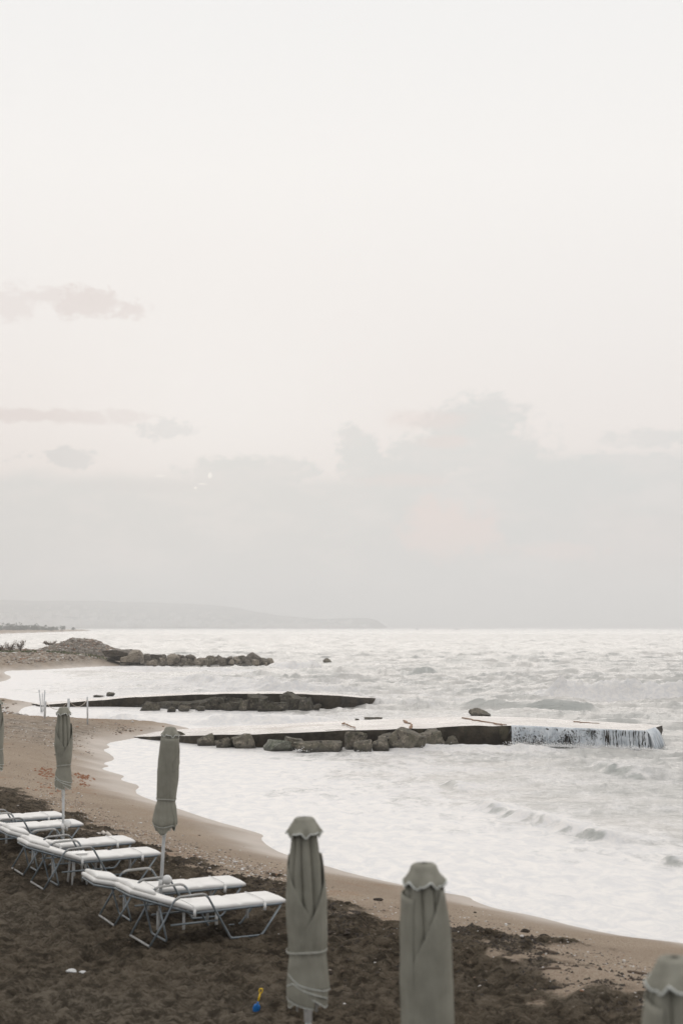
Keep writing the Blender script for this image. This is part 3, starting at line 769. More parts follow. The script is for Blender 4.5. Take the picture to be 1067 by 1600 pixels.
# cracks in the near deck
def crack(pts, w, seed):
    rs = random.Random(seed); mb = MB(); P = [Vector(P3(px, py, z)) for px, py, z in pts]; Q = []
    for i in range(len(P) - 1):
        for k in range(8): Q.append(P[i].lerp(P[i + 1], k / 8) + Vector((rs.uniform(-.08, .08), rs.uniform(-.15, .15), 0)))
    Q.append(P[-1]); vs = []; fs = []
    for i, q in enumerate(Q):
        d = (Q[min(i + 1, len(Q) - 1)] - Q[max(i - 1, 0)]); nn = Vector((-d.y, d.x, 0)).normalized() * w * rs.uniform(.4, 1.2)
        ox, oy = J1N[0][0], J1N[0][1]; q = q - Vector((ox, oy, 0))
        for dz in (-.01, .028): vs += [q - nn + Vector((0, 0, dz)), q + nn + Vector((0, 0, dz))]
    for i in range(len(Q) - 1):
        a = i * 4; b = a + 4
        fs += [(a, b, b + 2, a + 2), (a + 2, b + 2, b + 3, a + 3), (a + 3, b + 3, b + 1, a + 1)]
    mb.add(vs, fs); return mb.build('crack', M['stain'], j1, False)
crack([(724, 1122, .67), (757, 1128, .70), (790, 1133, .73)], .035, 1)
crack([(535, 1130, .64), (555, 1138, .68)], .03, 2)
crack([(632, 1126, .66), (642, 1133, .69), (640, 1139, .70)], .04, 3)
crack([(895, 1128, .63), (935, 1131, .63)], .025, 5)

# boulders by the near jetty
G1 = 'boulders at the foot of the near jetty'
rock_px(282, 1158, 24, 14, 'small boulder half hidden behind the second umbrella, by the near jetty', G1, seed=11)
rock_px(323, 1165, 30, 17, 'small angular boulder leftmost along the near jetty wall', G1, seed=12)
rock_px(379, 1169, 40, 20, 'rounded brown boulder, second along the near jetty', G1, seed=13)
rock_px(408, 1167, 30, 12, 'low dark wet boulder wedged behind the pale green one', G1, seed=14)
rock_px(437, 1173, 50, 15, 'low pale green algae covered boulder in the foam by the near jetty', G1, seed=15, mat='rockgreen')
rock_px(497, 1175, 72, 16, 'long low flat green brown boulder in the foam', G1, seed=16)
rock_px(533, 1166, 74, 23, 'big flat topped slab boulder leaning on the near jetty', G1, seed=17, planes=14)
rock_px(567, 1174, 28, 16, 'small dark boulder right of the big flat slab', G1, seed=18)
rock_px(594, 1173, 26, 18, 'small dark boulder between the flat slab and tilted slab', G1, seed=19)
rock_px(627, 1172, 56, 30, 'steeply tilted slab boulder against the near jetty wall', G1, seed=20, tilt=(0, .42), planes=14)
rock_px(648, 1172, 24, 12, 'small wet boulder right of the tilted slab', G1, seed=21)
rock_px(820, 1162, 26, 8, 'small wet rock under the falling water at the near jetty', G1, seed=22)
rock_px(750, 1120, 33, 12, 'flat dark brown rock standing in the water behind the near jetty', None, seed=23, planes=9)
rock_px(583, 1126, 28, 5, 'thin low dark rock just behind the near jetty deck', None, seed=24)
rock_px(558, 1127, 7, 4, 'tiny dark rock left of the thin low rock behind the near jetty', None, seed=25)
rock_px(511, 1036, 13, 7, 'lone small dark rock in the open water beyond the spit', None, seed=26, planes=9)
rock_px(155, 1089, 18, 3, 'thin flat rock behind the curved jetty, left one', None, seed=27, planes=8)
rock_px(173, 1087, 13, 5, 'small round rock behind the curved jetty, right one', None, seed=28, planes=8)
rock_px(462, 1172, 34, 19, 'dark wet boulder behind the long low flat one', G1, seed=29)
rock_px(556, 1171, 34, 25, 'dark boulder in the shade right behind the big flat slab', G1, seed=30)
rock_px(606, 1171, 30, 24, 'dark boulder tucked behind the tilted slab', G1, seed=31)
rock_px(350, 1168, 28, 14, 'dark low boulder between the two leftmost brown boulders', G1, seed=32)
rock_px(672, 1168, 50, 25, 'wide rough boulder merging with the near jetty wall', G1, seed=33)
rock_px(704, 1165, 24, 14, 'low rock right of the wide boulder, where a wave splashes the near jetty', G1, seed=34)
G2 = 'boulders at the foot of the curved jetty'
for i, (px, pb, w, h, lab, tl) in enumerate([
    (449, 1103, 42, 18, 'biggest tilted boulder rising above the curved jetty', .35), (402, 1106, 32, 19, 'rounded boulder left of the biggest tilted one, curved jetty', 0),
    (381, 1107, 19, 12, 'small pale boulder left of the rounded one, curved jetty', 0), (424, 1109, 40, 14, 'dark wet boulder below the biggest tilted one', 0),
    (353, 1108, 24, 9, 'low pale rock in the middle of the curved jetty foot', 0), (288, 1109, 20, 7, 'low pale rock where the foam meets the curved jetty', 0),
    (268, 1110, 13, 5, 'tiny rock leftmost along the curved jetty foot', 0), (313, 1109, 14, 5, 'tiny dark rock between two low pale rocks, curved jetty', 0),
    (478, 1107, 24, 15, 'blocky boulder right of the biggest tilted one', 0), (495, 1108, 13, 7, 'last small rock towards the tip of the curved jetty', 0),
    (338, 1105, 34, 14, 'dark block half under the curved jetty wall', 0), (236, 1106, 34, 9, 'low pale wet block leftmost under the curved jetty', 0),
    (318, 1106, 26, 12, 'brown block left of the half buried dark block, curved jetty', 0), (465, 1105, 26, 14, 'dark block between the biggest tilted boulder and the blocky one', .1), (438, 1108, 30, 9, 'low wet block at the water under the biggest tilted boulder', 0), (366, 1104, 26, 12, 'dark block behind the low pale rock, curved jetty', 0)]):
    pb2 = 1109.5 + (pb - 1103) * .4; h += pb2 - pb; pb = pb2
    rock_px(px, pb, w, h, lab, G2, seed=40 + i, tilt=(0, tl), mat='rockdark' if i not in (2, 5) else 'rock', z0=.0)
# a footing ledge of the curved jetty
def ledge():
    mb = MB(); pts = [P3(190, 1101.5, .10), P3(262, 1100, .30), P3(330, 1098, .42), P3(372, 1099, .42), P3(420, 1101, .3)]
    ox, oy = J2N[0][0], J2N[0][1]
    vs = []; fs = []; Q = []
    for i in range(len(pts) - 1):
        for k in range(10): Q.append(Vector(pts[i]).lerp(Vector(pts[i + 1]), k / 10))
    for i, q in enumerate(Q):
        w = .25 * pn(i * .4, 0., 5) ; h = .10 * float(pn(i * .3, 3., 6))
        q = q - Vector((ox, oy, 0))
        for dy, z in ((-.5 + w, -.8), (-.4 + w, q.z + h), (-.1, q.z + .10 + h), (2.2, q.z + .14 + h)): vs.append((q.x, q.y + float(dy) + .9, float(z)))
    for i in range(len(Q) - 1):
        for k in range(3): fs.append((i * 4 + k, i * 4 + 4 + k, i * 4 + 5 + k, i * 4 + 1 + k))
    mb.add(vs, fs); mb.build('footing', M['rockdark'], j2, False)
ledge()

# falling water over the outer part of the near jetty
def waterfall():
    rs = random.Random(4); mb = MB()
    A = [Vector(p) for p in j1a]
    def edge(px):
        best = min(range(len(A)), key=lambda i: abs(A[i].x / A[i].y - (px - 533.5) / FPX)); return A[best]
    for k in range(420):
        u = rs.random(); px = 796 + (1008 - 796) * u
        if rs.random() > .55 + .5 * float(pn(px * .13, 0., 3)) + (.4 if px < 936 else .05) * float(pn(px * .5, 0., 5)) + (-.02 if px < 936 else -.1) + (.5 if 929 < px < 937 else 0) + .25 * math.sin(px * .31) * math.sin(px * .083): continue
        p = edge(px) + Vector((rs.uniform(-.03, .03), 0, 0)); zt = p.z + .015
        start = rs.random(); z0 = zt if start < .5 else zt * rs.uniform(.25, .95)
        z1 = -.05 if rs.random() < .5 else z0 * rs.uniform(0., .7)
        w = rs.uniform(.0015, .0045) if px > 936 else rs.uniform(.002, .006); lean = rs.uniform(-.22, .22) if px < 936 else rs.uniform(-.03, .03)
        fall0 = math.sqrt(max(0, zt - z0)); n = 7; path = []; rr = []
        for i in range(n):
            t = i / (n - 1); z = z0 + (z1 - z0) * t; out = .02 + (.16 if px < 936 else .08) * math.sqrt(max(0, zt - z))
            path.append(p + Vector((lean * t + rs.uniform(-.012, .012), -out - rs.uniform(0, .02), z - p.z))); rr.append(w * (1.0 if i else .7) * rs.uniform(.6, 1.3) * (1 if i < n - 1 else .4))
        mb.tube(path, rr, 4)
    # torn sheets of falling water: lacy on the left, drawn into threads on the right
    nx_, nz_ = 760, 46
    for layer in range(2):
        PX = np.linspace(796, 1006, nx_); E = np.array([tuple(edge(q)) for q in PX]); E[:, 0] = (PX - 533.5) / FPX * E[:, 1]
        V_ = []
        for j in range(nz_):
            t = j / (nz_ - 1); zz = (E[:, 2] + .02) * (1 - t) - .05 * t; drop = np.maximum(0, E[:, 2] + .02 - zz)
            wide_ = np.where(PX < 936, .17, .07) + .03 * layer
            out = .015 + wide_ * np.sqrt(drop) + .03 * drop * pn(E[:, 0] * 5, np.full(nx_, t * 4), 301 + layer)
            V_.append(np.stack([E[:, 0] + .02 * pn(E[:, 0] * 9, np.full(nx_, t * 5.), 305 + layer), E[:, 1] - out, zz], 1))
        V_ = np.stack(V_); tt_ = np.linspace(0, 1, nz_)[:, None] * np.ones(nx_)[None]; xx_ = np.ones(nz_)[:, None] * E[None, :, 0]; pp_ = np.ones(nz_)[:, None] * PX[None]
        wx_ = xx_ + .12 * pn(xx_ * 4, tt_ * 3, 311)
        lace = 1 - 2.2 * np.abs(pn(wx_ * 9, tt_ * 3.2 + layer * 7, 313 + layer)); lace = np.maximum(lace, 1 - 2.4 * np.abs(pn(wx_ * 17, tt_ * 5.5, 317 + layer)))
        thr = .76 + .5 * pn(xx_ * 1.6, tt_ * 1.2, 319) - .35 * np.exp(-((pp_ - 933) / 5) ** 2) - .35 * (tt_ < .08)
        threads = .5 + .9 * pn(xx_ * 15, tt_ * .7 + layer * 3, 321 + layer) + .5 * pn(xx_ * 34, tt_ * 1.6, 323 + layer) + .25 * pn(xx_ * 1.3, tt_, 325)
        keep_ = np.where(pp_ < 938, lace > thr, threads > .60 - .25 * (tt_ < .05))
        idx = np.arange(nz_ * nx_).reshape(nz_, nx_); F_ = np.stack([idx[:-1, :-1], idx[1:, :-1], idx[1:, 1:], idx[:-1, 1:]], -1)[keep_[:-1, :-1]]
        used_, inv_ = np.unique(F_.ravel(), return_inverse=True)
        mb.add([tuple(map(float, q)) for q in V_.reshape(-1, 3)[used_]], [tuple(int(c) for c in f) for f in inv_.reshape(-1, 4)])
    # the outer corner pours in a thick sheet
    for k in range(150):
        p = edge(rs.uniform(1003, 1009)) * 1.0; q = Vector(J1F[-1]); t = rs.random() * .55
        s = p.lerp(q, t); out = rs.uniform(.1, .5)
        path = [s + Vector((out * (i / 5) ** .6 * .7, -out * (i / 5) ** .5 * .5, .02 - (s.z + .05) * (i / 5))) for i in range(6)]
        mb.tube(path, [rs.uniform(.008, .03)] * 6, 4)
    o = mb.build('falling_water', M['water_fall']); tag(o, 'thin white curtain of water falling off the near jetty edge', 'waterfall', kind='stuff')
    # churned foam at the foot of the falls and along the walls
    sp = MB()
    def puff(c, r, n):
        for _ in range(n):
            q = c + Vector((rs.gauss(0, r), rs.gauss(0, r * .5), abs(rs.gauss(0, r * .35)))); s = rs.uniform(.006, .022)
            vs = [q + Vector((math.cos(a) * s * rs.uniform(.6, 1.2), math.sin(a) * s, 0)) for a in (0, 1.57, 3.14, 4.71)] + [q + Vector((0, 0, s * 1.2)), q - Vector((0, 0, s))]
            sp.add(vs, [(0, 1, 4), (1, 2, 4), (2, 3, 4), (3, 0, 4), (1, 0, 5), (2, 1, 5), (3, 2, 5), (0, 3, 5)])
    for k in range(110):
        p = edge(796 + rs.random() * 215); puff(Vector((p.x, p.y - .35 - rs.random() * .3, .02)), rs.uniform(.08, .3), 26)
    for px, py, r, n in ((722, 1156, .12, 70), (737, 1158, .10, 60), (700, 1166, .2, 60), (670, 1170, .2, 60), (1016, 1158, .25, 120), (470, 1172, .15, 40), (560, 1177, .2, 50), (455, 1105, .3, 90), (585, 1098, .5, 120)):
        x, y = at(px, py, .1); puff(Vector((x, y, .05)), r, n)
    o = sp.build('spray_foam', M['spray']); tag(o, 'white spray and froth where waves hit the jetties', 'spray', kind='stuff')
waterfall()

# ------------------------------------------------------------------ the spit: gravel heap, rubble, boulders, scrub
def on_spit(px, D): return ((px - 533.5) / FPX * D, D)
def spit():
    cx, cyy = on_spit(124, 182); n = 90
    root = empty('gravel_heap', (cx, cyy, 1.3), label='broad grey brown heap of gravel and stones on the far spit', cat='gravel heap')
    g_ = np.linspace(-1, 1, n); X, Y = np.meshgrid(g_ * 6.2, g_ * 6.5)
    prof = np.interp(X[0], [-6.2, -4.8, -3.2, -1.6, -.6, .6, 1.8, 2.8, 3.8, 6.2], [0, .35, .8, 1.35, 1.7, 1.72, 1.6, 1.25, .7, 0])
    Z = prof[None, :] * np.clip(1 - (Y / 6.5) ** 2, 0, 1) ** .8
    Z = Z + .16 * fbm(X * .9, Y * .9, 4, 14) * (Z > .1)
    Z[0, :] = Z[-1, :] = Z[:, 0] = Z[:, -1] = -.6
    idx = np.arange(n * n).reshape(n, n); F = np.stack([idx[:-1, :-1], idx[:-1, 1:], idx[1:, 1:], idx[1:, :-1]], -1).reshape(-1, 4)
    link_mesh('heap', np_mesh('heap', np.stack([X, Y, Z], -1).reshape(-1, 3), F), M['gravel'], root, False)
    rs = random.Random(9); mb_v = []; mb_f = []; tint = []
    ico = bmesh.new(); bmesh.ops.create_icosphere(ico, subdivisions=1, radius=1); iv = [v.co.copy() for v in ico.verts]; ifc = [[v.index for v in f.verts] for f in ico.faces]; ico.free()
    iv = np.array(iv); ifc = np.array(ifc)
    def stones(spots, name, parent=None, **kw):
        V = []; F = []; T = []; r = np.random.RandomState(len(spots))
        for k, (x, y, z, s, t) in enumerate(spots):
            q = iv * (1 + r.uniform(-.22, .22, (12, 1))) * np.array([s * r.uniform(.8, 1.4), s * r.uniform(.8, 1.4), s * r.uniform(.4, .75)])
            a = r.uniform(0, 6.28); c, s_ = math.cos(a), math.sin(a)
            q = q @ np.array([[c, s_, 0], [-s_, c, 0], [0, 0, 1]]) + np.array([x, y, z]); V.append(q); F.append(ifc + 12 * k); T += [t] * 12
        me = np_mesh(name, np.concatenate(V), np.concatenate(F)); set_attr(me, 'tint', T)
        return tag(link_mesh(name, me, M['pebble'], parent, False), **kw)
    sp = []
    for _ in range(1600):
        i, j = rs.randrange(4, n - 4), rs.randrange(2, n // 2 + 8)
        if Z[j, i] < .02: continue
        sp.append((X[j, i] + rs.uniform(-.07, .07), Y[j, i], Z[j, i], rs.uniform(.05, .14) * (1.9 if rs.random() < .08 else 1), min(1, rs.random() ** 1.1)))
    stones(sp, 'loose_stones', root, kind='stuff')
    # rubble slope in front of the heap and along the spit to the left
    sp = []
    for _ in range(4200):
        px = rs.uniform(-160, 195); D = rs.uniform(150, 196); x, y = on_spit(px, D); z, sd, _, _ = terrain_z(np.array([x]), np.array([y]))
        if sd[0] < 2.6: continue
        dens = 1.0 if sd[0] < 9 else .35
        if rs.random() > dens: continue
        sp.append((x, y, float(z[0]) + .02, rs.uniform(.06, .17) * (2.2 if rs.random() < .06 else 1), rs.random() ** .8))
    stones(sp, 'rubble', None, label='grey rubble of loose stones strewn over the far spit', cat='rubble', kind='stuff')
    # pebbles on the beach
    sp = []
    rs2 = np.random.RandomState(77)
    def band(N, x0, x1, pyf, zz, smin, smax, bright=.5, spread=1):
        px = rs2.uniform(x0, x1, N); py = pyf(px) + rs2.normal(0, spread, N)
        P = np.array([at(a, b, zz) for a, b in zip(px, py)]); z, sd, dk, _ = terrain_z(P[:, 0], P[:, 1])
        for (x, y), zz_, s_, d_ in zip(P, z, sd, dk):
            if s_ < .7: continue
            s = rs2.uniform(smin, smax) * (1.8 if rs2.rand() < .06 else 1)
            sp.append((x, y, zz_ + s * .15, s, np.clip(rs2.rand() ** 1.1 * (.6 + bright), 0, 1)))
    bx = [p[0] for p in DARK_PX]; by = [p[1] for p in DARK_PX]
    f = lambda p: np.interp(p, bx, by)
    band(1500, 60, 470, lambda p: f(p) - 12, .7, .008, .020, .5, 13)
    band(900, 150, 1067, lambda p: f(p) - 14, .7, .006, .016, .4, 18)
    band(500, -20, 1067, lambda p: f(p) + 30, .8, .006, .016, .5, 50)
    band(800, -20, 200, lambda p: 1140 + p * 0, .6, .012, .034, .5, 12)
    band(420, -30, 130, lambda p: 1190 + p * .3, .7, .008, .02, .4, 22)
    band(700, -20, 50, lambda p: 1108 + p * 0, .4, .03, .08, .6, 6)
    band(250, 180, 300, lambda p: 1139 + p * 0, .3, .02, .05, .4, 2.5)
    stones(sp, 'beach_pebbles', None, label='small mixed pebbles strewn along the beach', cat='pebbles', kind='stuff')
    # dark rotted seaweed clods
    wb = MB()
    def clod(x, y, z, s, rsx):
        m = 7; vs = [(x, y, z + s * rsx.uniform(.5, 1.0))]
        a0 = rsx.uniform(0, 3.14); ex = rsx.uniform(.9, 1.7)
        for ring, (rr, hz) in enumerate(((.55, .30), (1.0, -.12))):
            for k in range(m):
                a = k / m * 6.283; r = s * rr * rsx.uniform(.6, 1.3); u, v = r * math.cos(a) * ex, r * math.sin(a)
                vs.append((x + u * math.cos(a0 * .3) - v * math.sin(a0 * .3), y + u * math.sin(a0 * .3) + v * math.cos(a0 * .3), z + s * hz * rsx.uniform(.5, 1.3)))
        fs = [(0, 1 + k, 1 + (k + 1) % m) for k in range(m)] + [(1 + k, 1 + m + k, 1 + m + (k + 1) % m, 1 + (k + 1) % m) for k in range(m)]
        return vs, fs
    N = 0
    pts = []
    for _ in range(9000):
        px = rs.uniform(-20, 1080); py = f(px) + abs(rs.gauss(0, 1)) * (28 if px < 500 else 42) - 5 - (rs.random() < .12) * rs.uniform(0, 16)
        pts.append((px, py))
    P = np.array([at(a, min(b, 1640), .8) for a, b in pts]); z, sd, dk, _ = terrain_z(P[:, 0], P[:, 1]); cl = fbm(P[:, 0] * 1.3, P[:, 1] * 1.3, 3, 99)
    for (x, y), zz, s_, c_, d_ in zip(P, z, sd, cl, dk):
        if s_ < 1.6 or c_ < -.02 or (d_ < .35 and rs.random() < .72): continue
        vs, fs = clod(x, y, zz, rs.uniform(.008, .022) * (1.7 if rs.random() < .1 else 1), rs); wb.add(vs, fs)
    o = wb.build('seaweed_litter', M['weed']); tag(o, 'dark rotted seaweed clods littering the edge of the churned sand', 'seaweed', kind='stuff')
    rb = MB()
    for (px0, py0, sx, sy, k) in ((74, 1193, 9, 4, 60), (131, 1190, 7, 2.0, 50), (126, 1200, 6, 3, 16), (95, 1215, 30, 8, 20)):
        for _ in range(k):
            x, y = at(px0 + rs.gauss(0, sx), py0 + rs.gauss(0, sy), .75); vs, fs = clod(x, y, ground(x, y), rs.uniform(.02, .05), rs); rb.add(vs, fs)
    o = rb.build('red_seaweed', M['redweed']); tag(o, 'rust red seaweed scraps on the beach either side of the first umbrella', 'seaweed', kind='stuff')
    # boulders of the spit
    G3 = 'boulders piled along the far spit'
    big = [(213, 1030, 25, 14, 'rocktan', 'tall pale topped boulder at the right foot of the gravel heap', 0, 1.0),
           (190, 1023, 50, 8, 'rockfar', 'long dark slab lying right of the gravel heap, uppermost', 0, 1.1),
           (194, 1028, 44, 7, 'rockfar', 'long dark slab lying right of the gravel heap, lower one', 0, .8),
           (196, 1031, 12, 6, 'rocktan', 'small tan boulder under the two long dark slabs', 0, .6),
           (230, 1034, 18, 12, 'rockfar', 'brown boulder just right of the tall pale topped one', 0, .4),
           (249, 1036, 24, 13, 'rockfar', 'broad grey brown boulder on the spit beside a tan one', 0, .3),
           (271, 1036, 20, 14, 'rocktan', 'tan flat topped boulder on the spit', 0, .3),
           (288, 1037, 15, 13, 'rockfar', 'square dark boulder right of the tan flat topped one', 0, .2),
           (302, 1037, 15, 14, 'rockfar', 'upright dark boulder near the middle of the spit', 0, .2),
           (318, 1038, 15, 10, 'rocktan', 'pale tan boulder right of the upright dark one', 0, .2),
           (331, 1037, 14, 12, 'rocktan', 'pale angular boulder mid spit with grey side', 0, .2),
           (345, 1039, 15, 12, 'rockfar', 'dark brown pointed boulder mid spit', 0, .1),
           (361, 1040, 14, 10, 'rockfar', 'dark wet boulder between two pointed ones', 0, .1),
           (373, 1040, 16, 13, 'rockfar', 'lumpy dark boulder left of the raised slab', 0, .1),
           (389, 1037, 22, 17, 'rockfar', 'steep black slab jutting highest near the spit tip', .6, .3),
           (403, 1039, 14, 11, 'rockfar', 'dark boulder right of the jutting black slab', 0, .1),
           (416, 1041, 14, 12, 'rockfar', 'last dark boulder at the tip of the spit', .2, .0),
           (396, 1042, 22, 8, 'rockfar', 'low wet boulder in the foam below the jutting slab', 0, .0),
           (219, 1042, 12, 6, 'rockfar', 'low dark rock at the waterline below the tall pale topped boulder', 0, .0),
           (194, 1042, 12, 7, 'rockfar', 'small dark pointed rock on the sand at the spit foot', 0, .0)]
    for i, (px, pb, w, h, mt, lab, tl, z0) in enumerate(big):
        D = 168 + (i % 3) * 2.0; x, y = on_spit(px, D); s = D / FPX; zb = CAMZ - (pb - 980) * s
        W_, H_ = w * s, h * s; o = rock_obj('boulder', M[mt], 100 + i, (W_ * 1.18, W_ * .9, H_ * 1.1 + .35), (x, y, zb - .35), 0, (0, tl), 13, 4)
        tag(o, lab, 'rock', G3)
    for i in range(150):
        px = rs.uniform(216, 426); D = rs.uniform(163, 178); x, y = on_spit(px, D); s = D / FPX
        w = rs.uniform(5, 12); h = w * rs.uniform(.5, .9); top = 1040 - rs.uniform(2, 9)
        o = rock_obj('boulder', M[rs.choice(['rockfar', 'rockfar', 'rocktan', 'rock'])], 200 + i, (w * s, w * s * .8, h * s + .2), (x, y, rs.uniform(-.2, .45) * (1 if px < 385 else .25)), rs.uniform(0, 6), (rs.uniform(-.5, .5), rs.uniform(-.3, .3)), 11, 3)
        part_ = 'root of the far spit by the gravel heap' if px < 270 else ('inner half of the far spit' if px < 325 else ('outer half of the far spit' if px < 385 else 'tip of the far spit'))
        tag(o, ('small squat' if w < 8.5 else 'middling') + ' boulder in the rubble, ' + part_, 'rock', 'small boulders filling the spit')
    # bed of the spit below the boulders
    nb = 120; tt = np.linspace(0, 1, nb); px = 190 + tt * 236
    V = []
    for j, (dy, zz) in enumerate(((-3.2, -.9), (-2.2, -.1), (-.8, .2), (1.5, .3), (4, .1), (6, -.9))):
        D = 169 + dy + .8 * fbm(tt * 30, np.full(nb, j * 2.), 3, 7); X = (px - 533.5) / FPX * D
        V.append(np.stack([X, D, zz * np.interp(tt, [0, .8, 1], [1.4, 1, .2]) + .15 * fbm(tt * 40, np.full(nb, j * 3.), 3, 17)], 1))
    idx = np.arange(nb * 6).reshape(6, nb); F = np.stack([idx[:-1, :-1], idx[:-1, 1:], idx[1:, 1:], idx[1:, :-1]], -1).reshape(-1, 4)
    o = link_mesh('rock_bed', np_mesh('rock_bed', np.concatenate(V), F), M['rockfar'], None, False); tag(o, kind='structure')
    # scrub bushes
    def bush(px, D, w, h, mat, label, grp, zoff=0):
        x, y = on_spit(px, D); z = ground(x, y) + zoff; s = D / FPX; w *= s; h *= s
        r = empty('shrub', (x, y, z), label=label, cat='shrub', group=grp)
        f_ = MB(); t_ = MB()
        for b in range(9):
            a = rs.uniform(0, 6.28); e = Vector((math.cos(a) * w * .45, math.sin(a) * w * .35, h * rs.uniform(.5, .95))); t_.tube([(0, 0, -.1), e * .5 + Vector((0, 0, h * .1)), e], [.03, .02, .01], 5)
            for q in range(45):
                c = e * rs.uniform(.35, 1.1) + Vector((rs.gauss(0, w * .1), rs.gauss(0, w * .1), rs.gauss(0, h * .1))); l = rs.uniform(.05, .12)
                d1 = Vector((rs.uniform(-1, 1), rs.uniform(-1, 1), rs.uniform(-1, 1))).normalized() * l; d2 = Vector((rs.uniform(-1, 1), rs.uniform(-1, 1), rs.uniform(-1, 1))).normalized() * l * .5
                f_.add([c - d1, c + d2, c + d1, c - d2], [(0, 1, 2, 3)])
        f_.build('foliage', M[mat], r, False); t_.build('stem', M['bark'], r)
    G4 = 'dry shrubs on the far spit'
    bush(4, 178, 16, 9, 'scrub', 'low brown shrub at the left edge of the picture on the spit', G4)
    bush(19, 177, 15, 13, 'scrub', 'rounded brown shrub on the spit, second from the left', G4)
    bush(35, 178, 14, 16, 'scrub', 'tallest reddish brown shrub on the spit, left of the heap', G4)
    bush(81, 183, 18, 8, 'scrub', 'dry brown shrub on the left shoulder of the gravel heap', G4, .55)
    bush(-30, 180, 18, 10, 'scrub', 'brown shrub beyond the left edge of the picture', G4)
    mb = MB()
    for (p0, p1, D0, D1, k) in ((5, 60, 168, 172, 420), (75, 110, 170, 173, 300), (110, 175, 171, 174, 260), (-80, 5, 168, 174, 300), (140, 165, 173, 175, 150)):
        for _ in range(k):
            x, y = on_spit(rs.uniform(p0, p1), rs.uniform(D0, D1)); z = ground(x, y) + .05; l = rs.uniform(.08, .22); a = rs.uniform(0, 3.14)
            mb.add([(x - .06 * math.cos(a), y - .06 * math.sin(a), z - .05), (x + .06 * math.cos(a), y + .06 * math.sin(a), z - .05), (x + rs.uniform(-.1, .1), y + rs.uniform(-.1, .1), z + l)], [(0, 1, 2)])
    o = mb.build('salt_plants', M['greens'], None, False); tag(o, 'low green salt plants carpeting patches of the far spit', 'plants', kind='stuff')
spit()

# ------------------------------------------------------------------ posts and ropes
def posts():
    G = 'white posts on the far beach'
    def post(px, pyb, h, label, lean=(0, 0), r=.035, zp=None):
        x, y = at(px, pyb, .35 if zp is None else zp); z = ground(x, y)
        b = MB(); b.tube([(0, 0, -.15), (lean[0] * .5, lean[1] * .5, h * .5), (lean[0], lean[1], h)], r, 10); o = b.build('post', M['post'])
        o.location = (x, y, z); tag(o, label, 'post', G); return Vector((x + lean[0], y + lean[1], z + h))
    a = post(137.5, 1137, 1.14, 'tall white post standing at the water edge between umbrellas', (-.03, 0))
    b = post(70, 1136, .72, 'short white post on the pebbles left of the first umbrella', (.03, 0), .045)
    c = post(107, 1140, 1.10, 'white post rising just behind the first umbrella top', (0, 0), .05)
    post(66, 1102, 1.28, 'leaning white post of the three by the curved jetty root, left one', (-.16, 0), .035)
    post(67, 1102, 1.1, 'thin middle post of the three by the curved jetty root', (-.02, 0), .028)
    post(69, 1101, 1.25, 'white post of the three by the curved jetty root, right one', (.05, 0), .04)
    def rope(p, q, sag, label):
        pts = [p.lerp(q, t / 16) - Vector((0, 0, sag * 4 * (t / 16) * (1 - t / 16))) for t in range(17)]
        m_ = MB(); m_.tube(pts, .013, 6); o = m_.build('rope', M['rope']); tag(o, label, 'rope', 'ropes between the posts')
    rope(a - Vector((0, 0, .12)), c - Vector((0, 0, .05)), .28, 'slack rope hanging from the tall post towards the first umbrella')
    rope(c - Vector((0, 0, .1)), b - Vector((0, 0, .04)), .32, 'slack rope from the short white post towards the first umbrella')
posts()

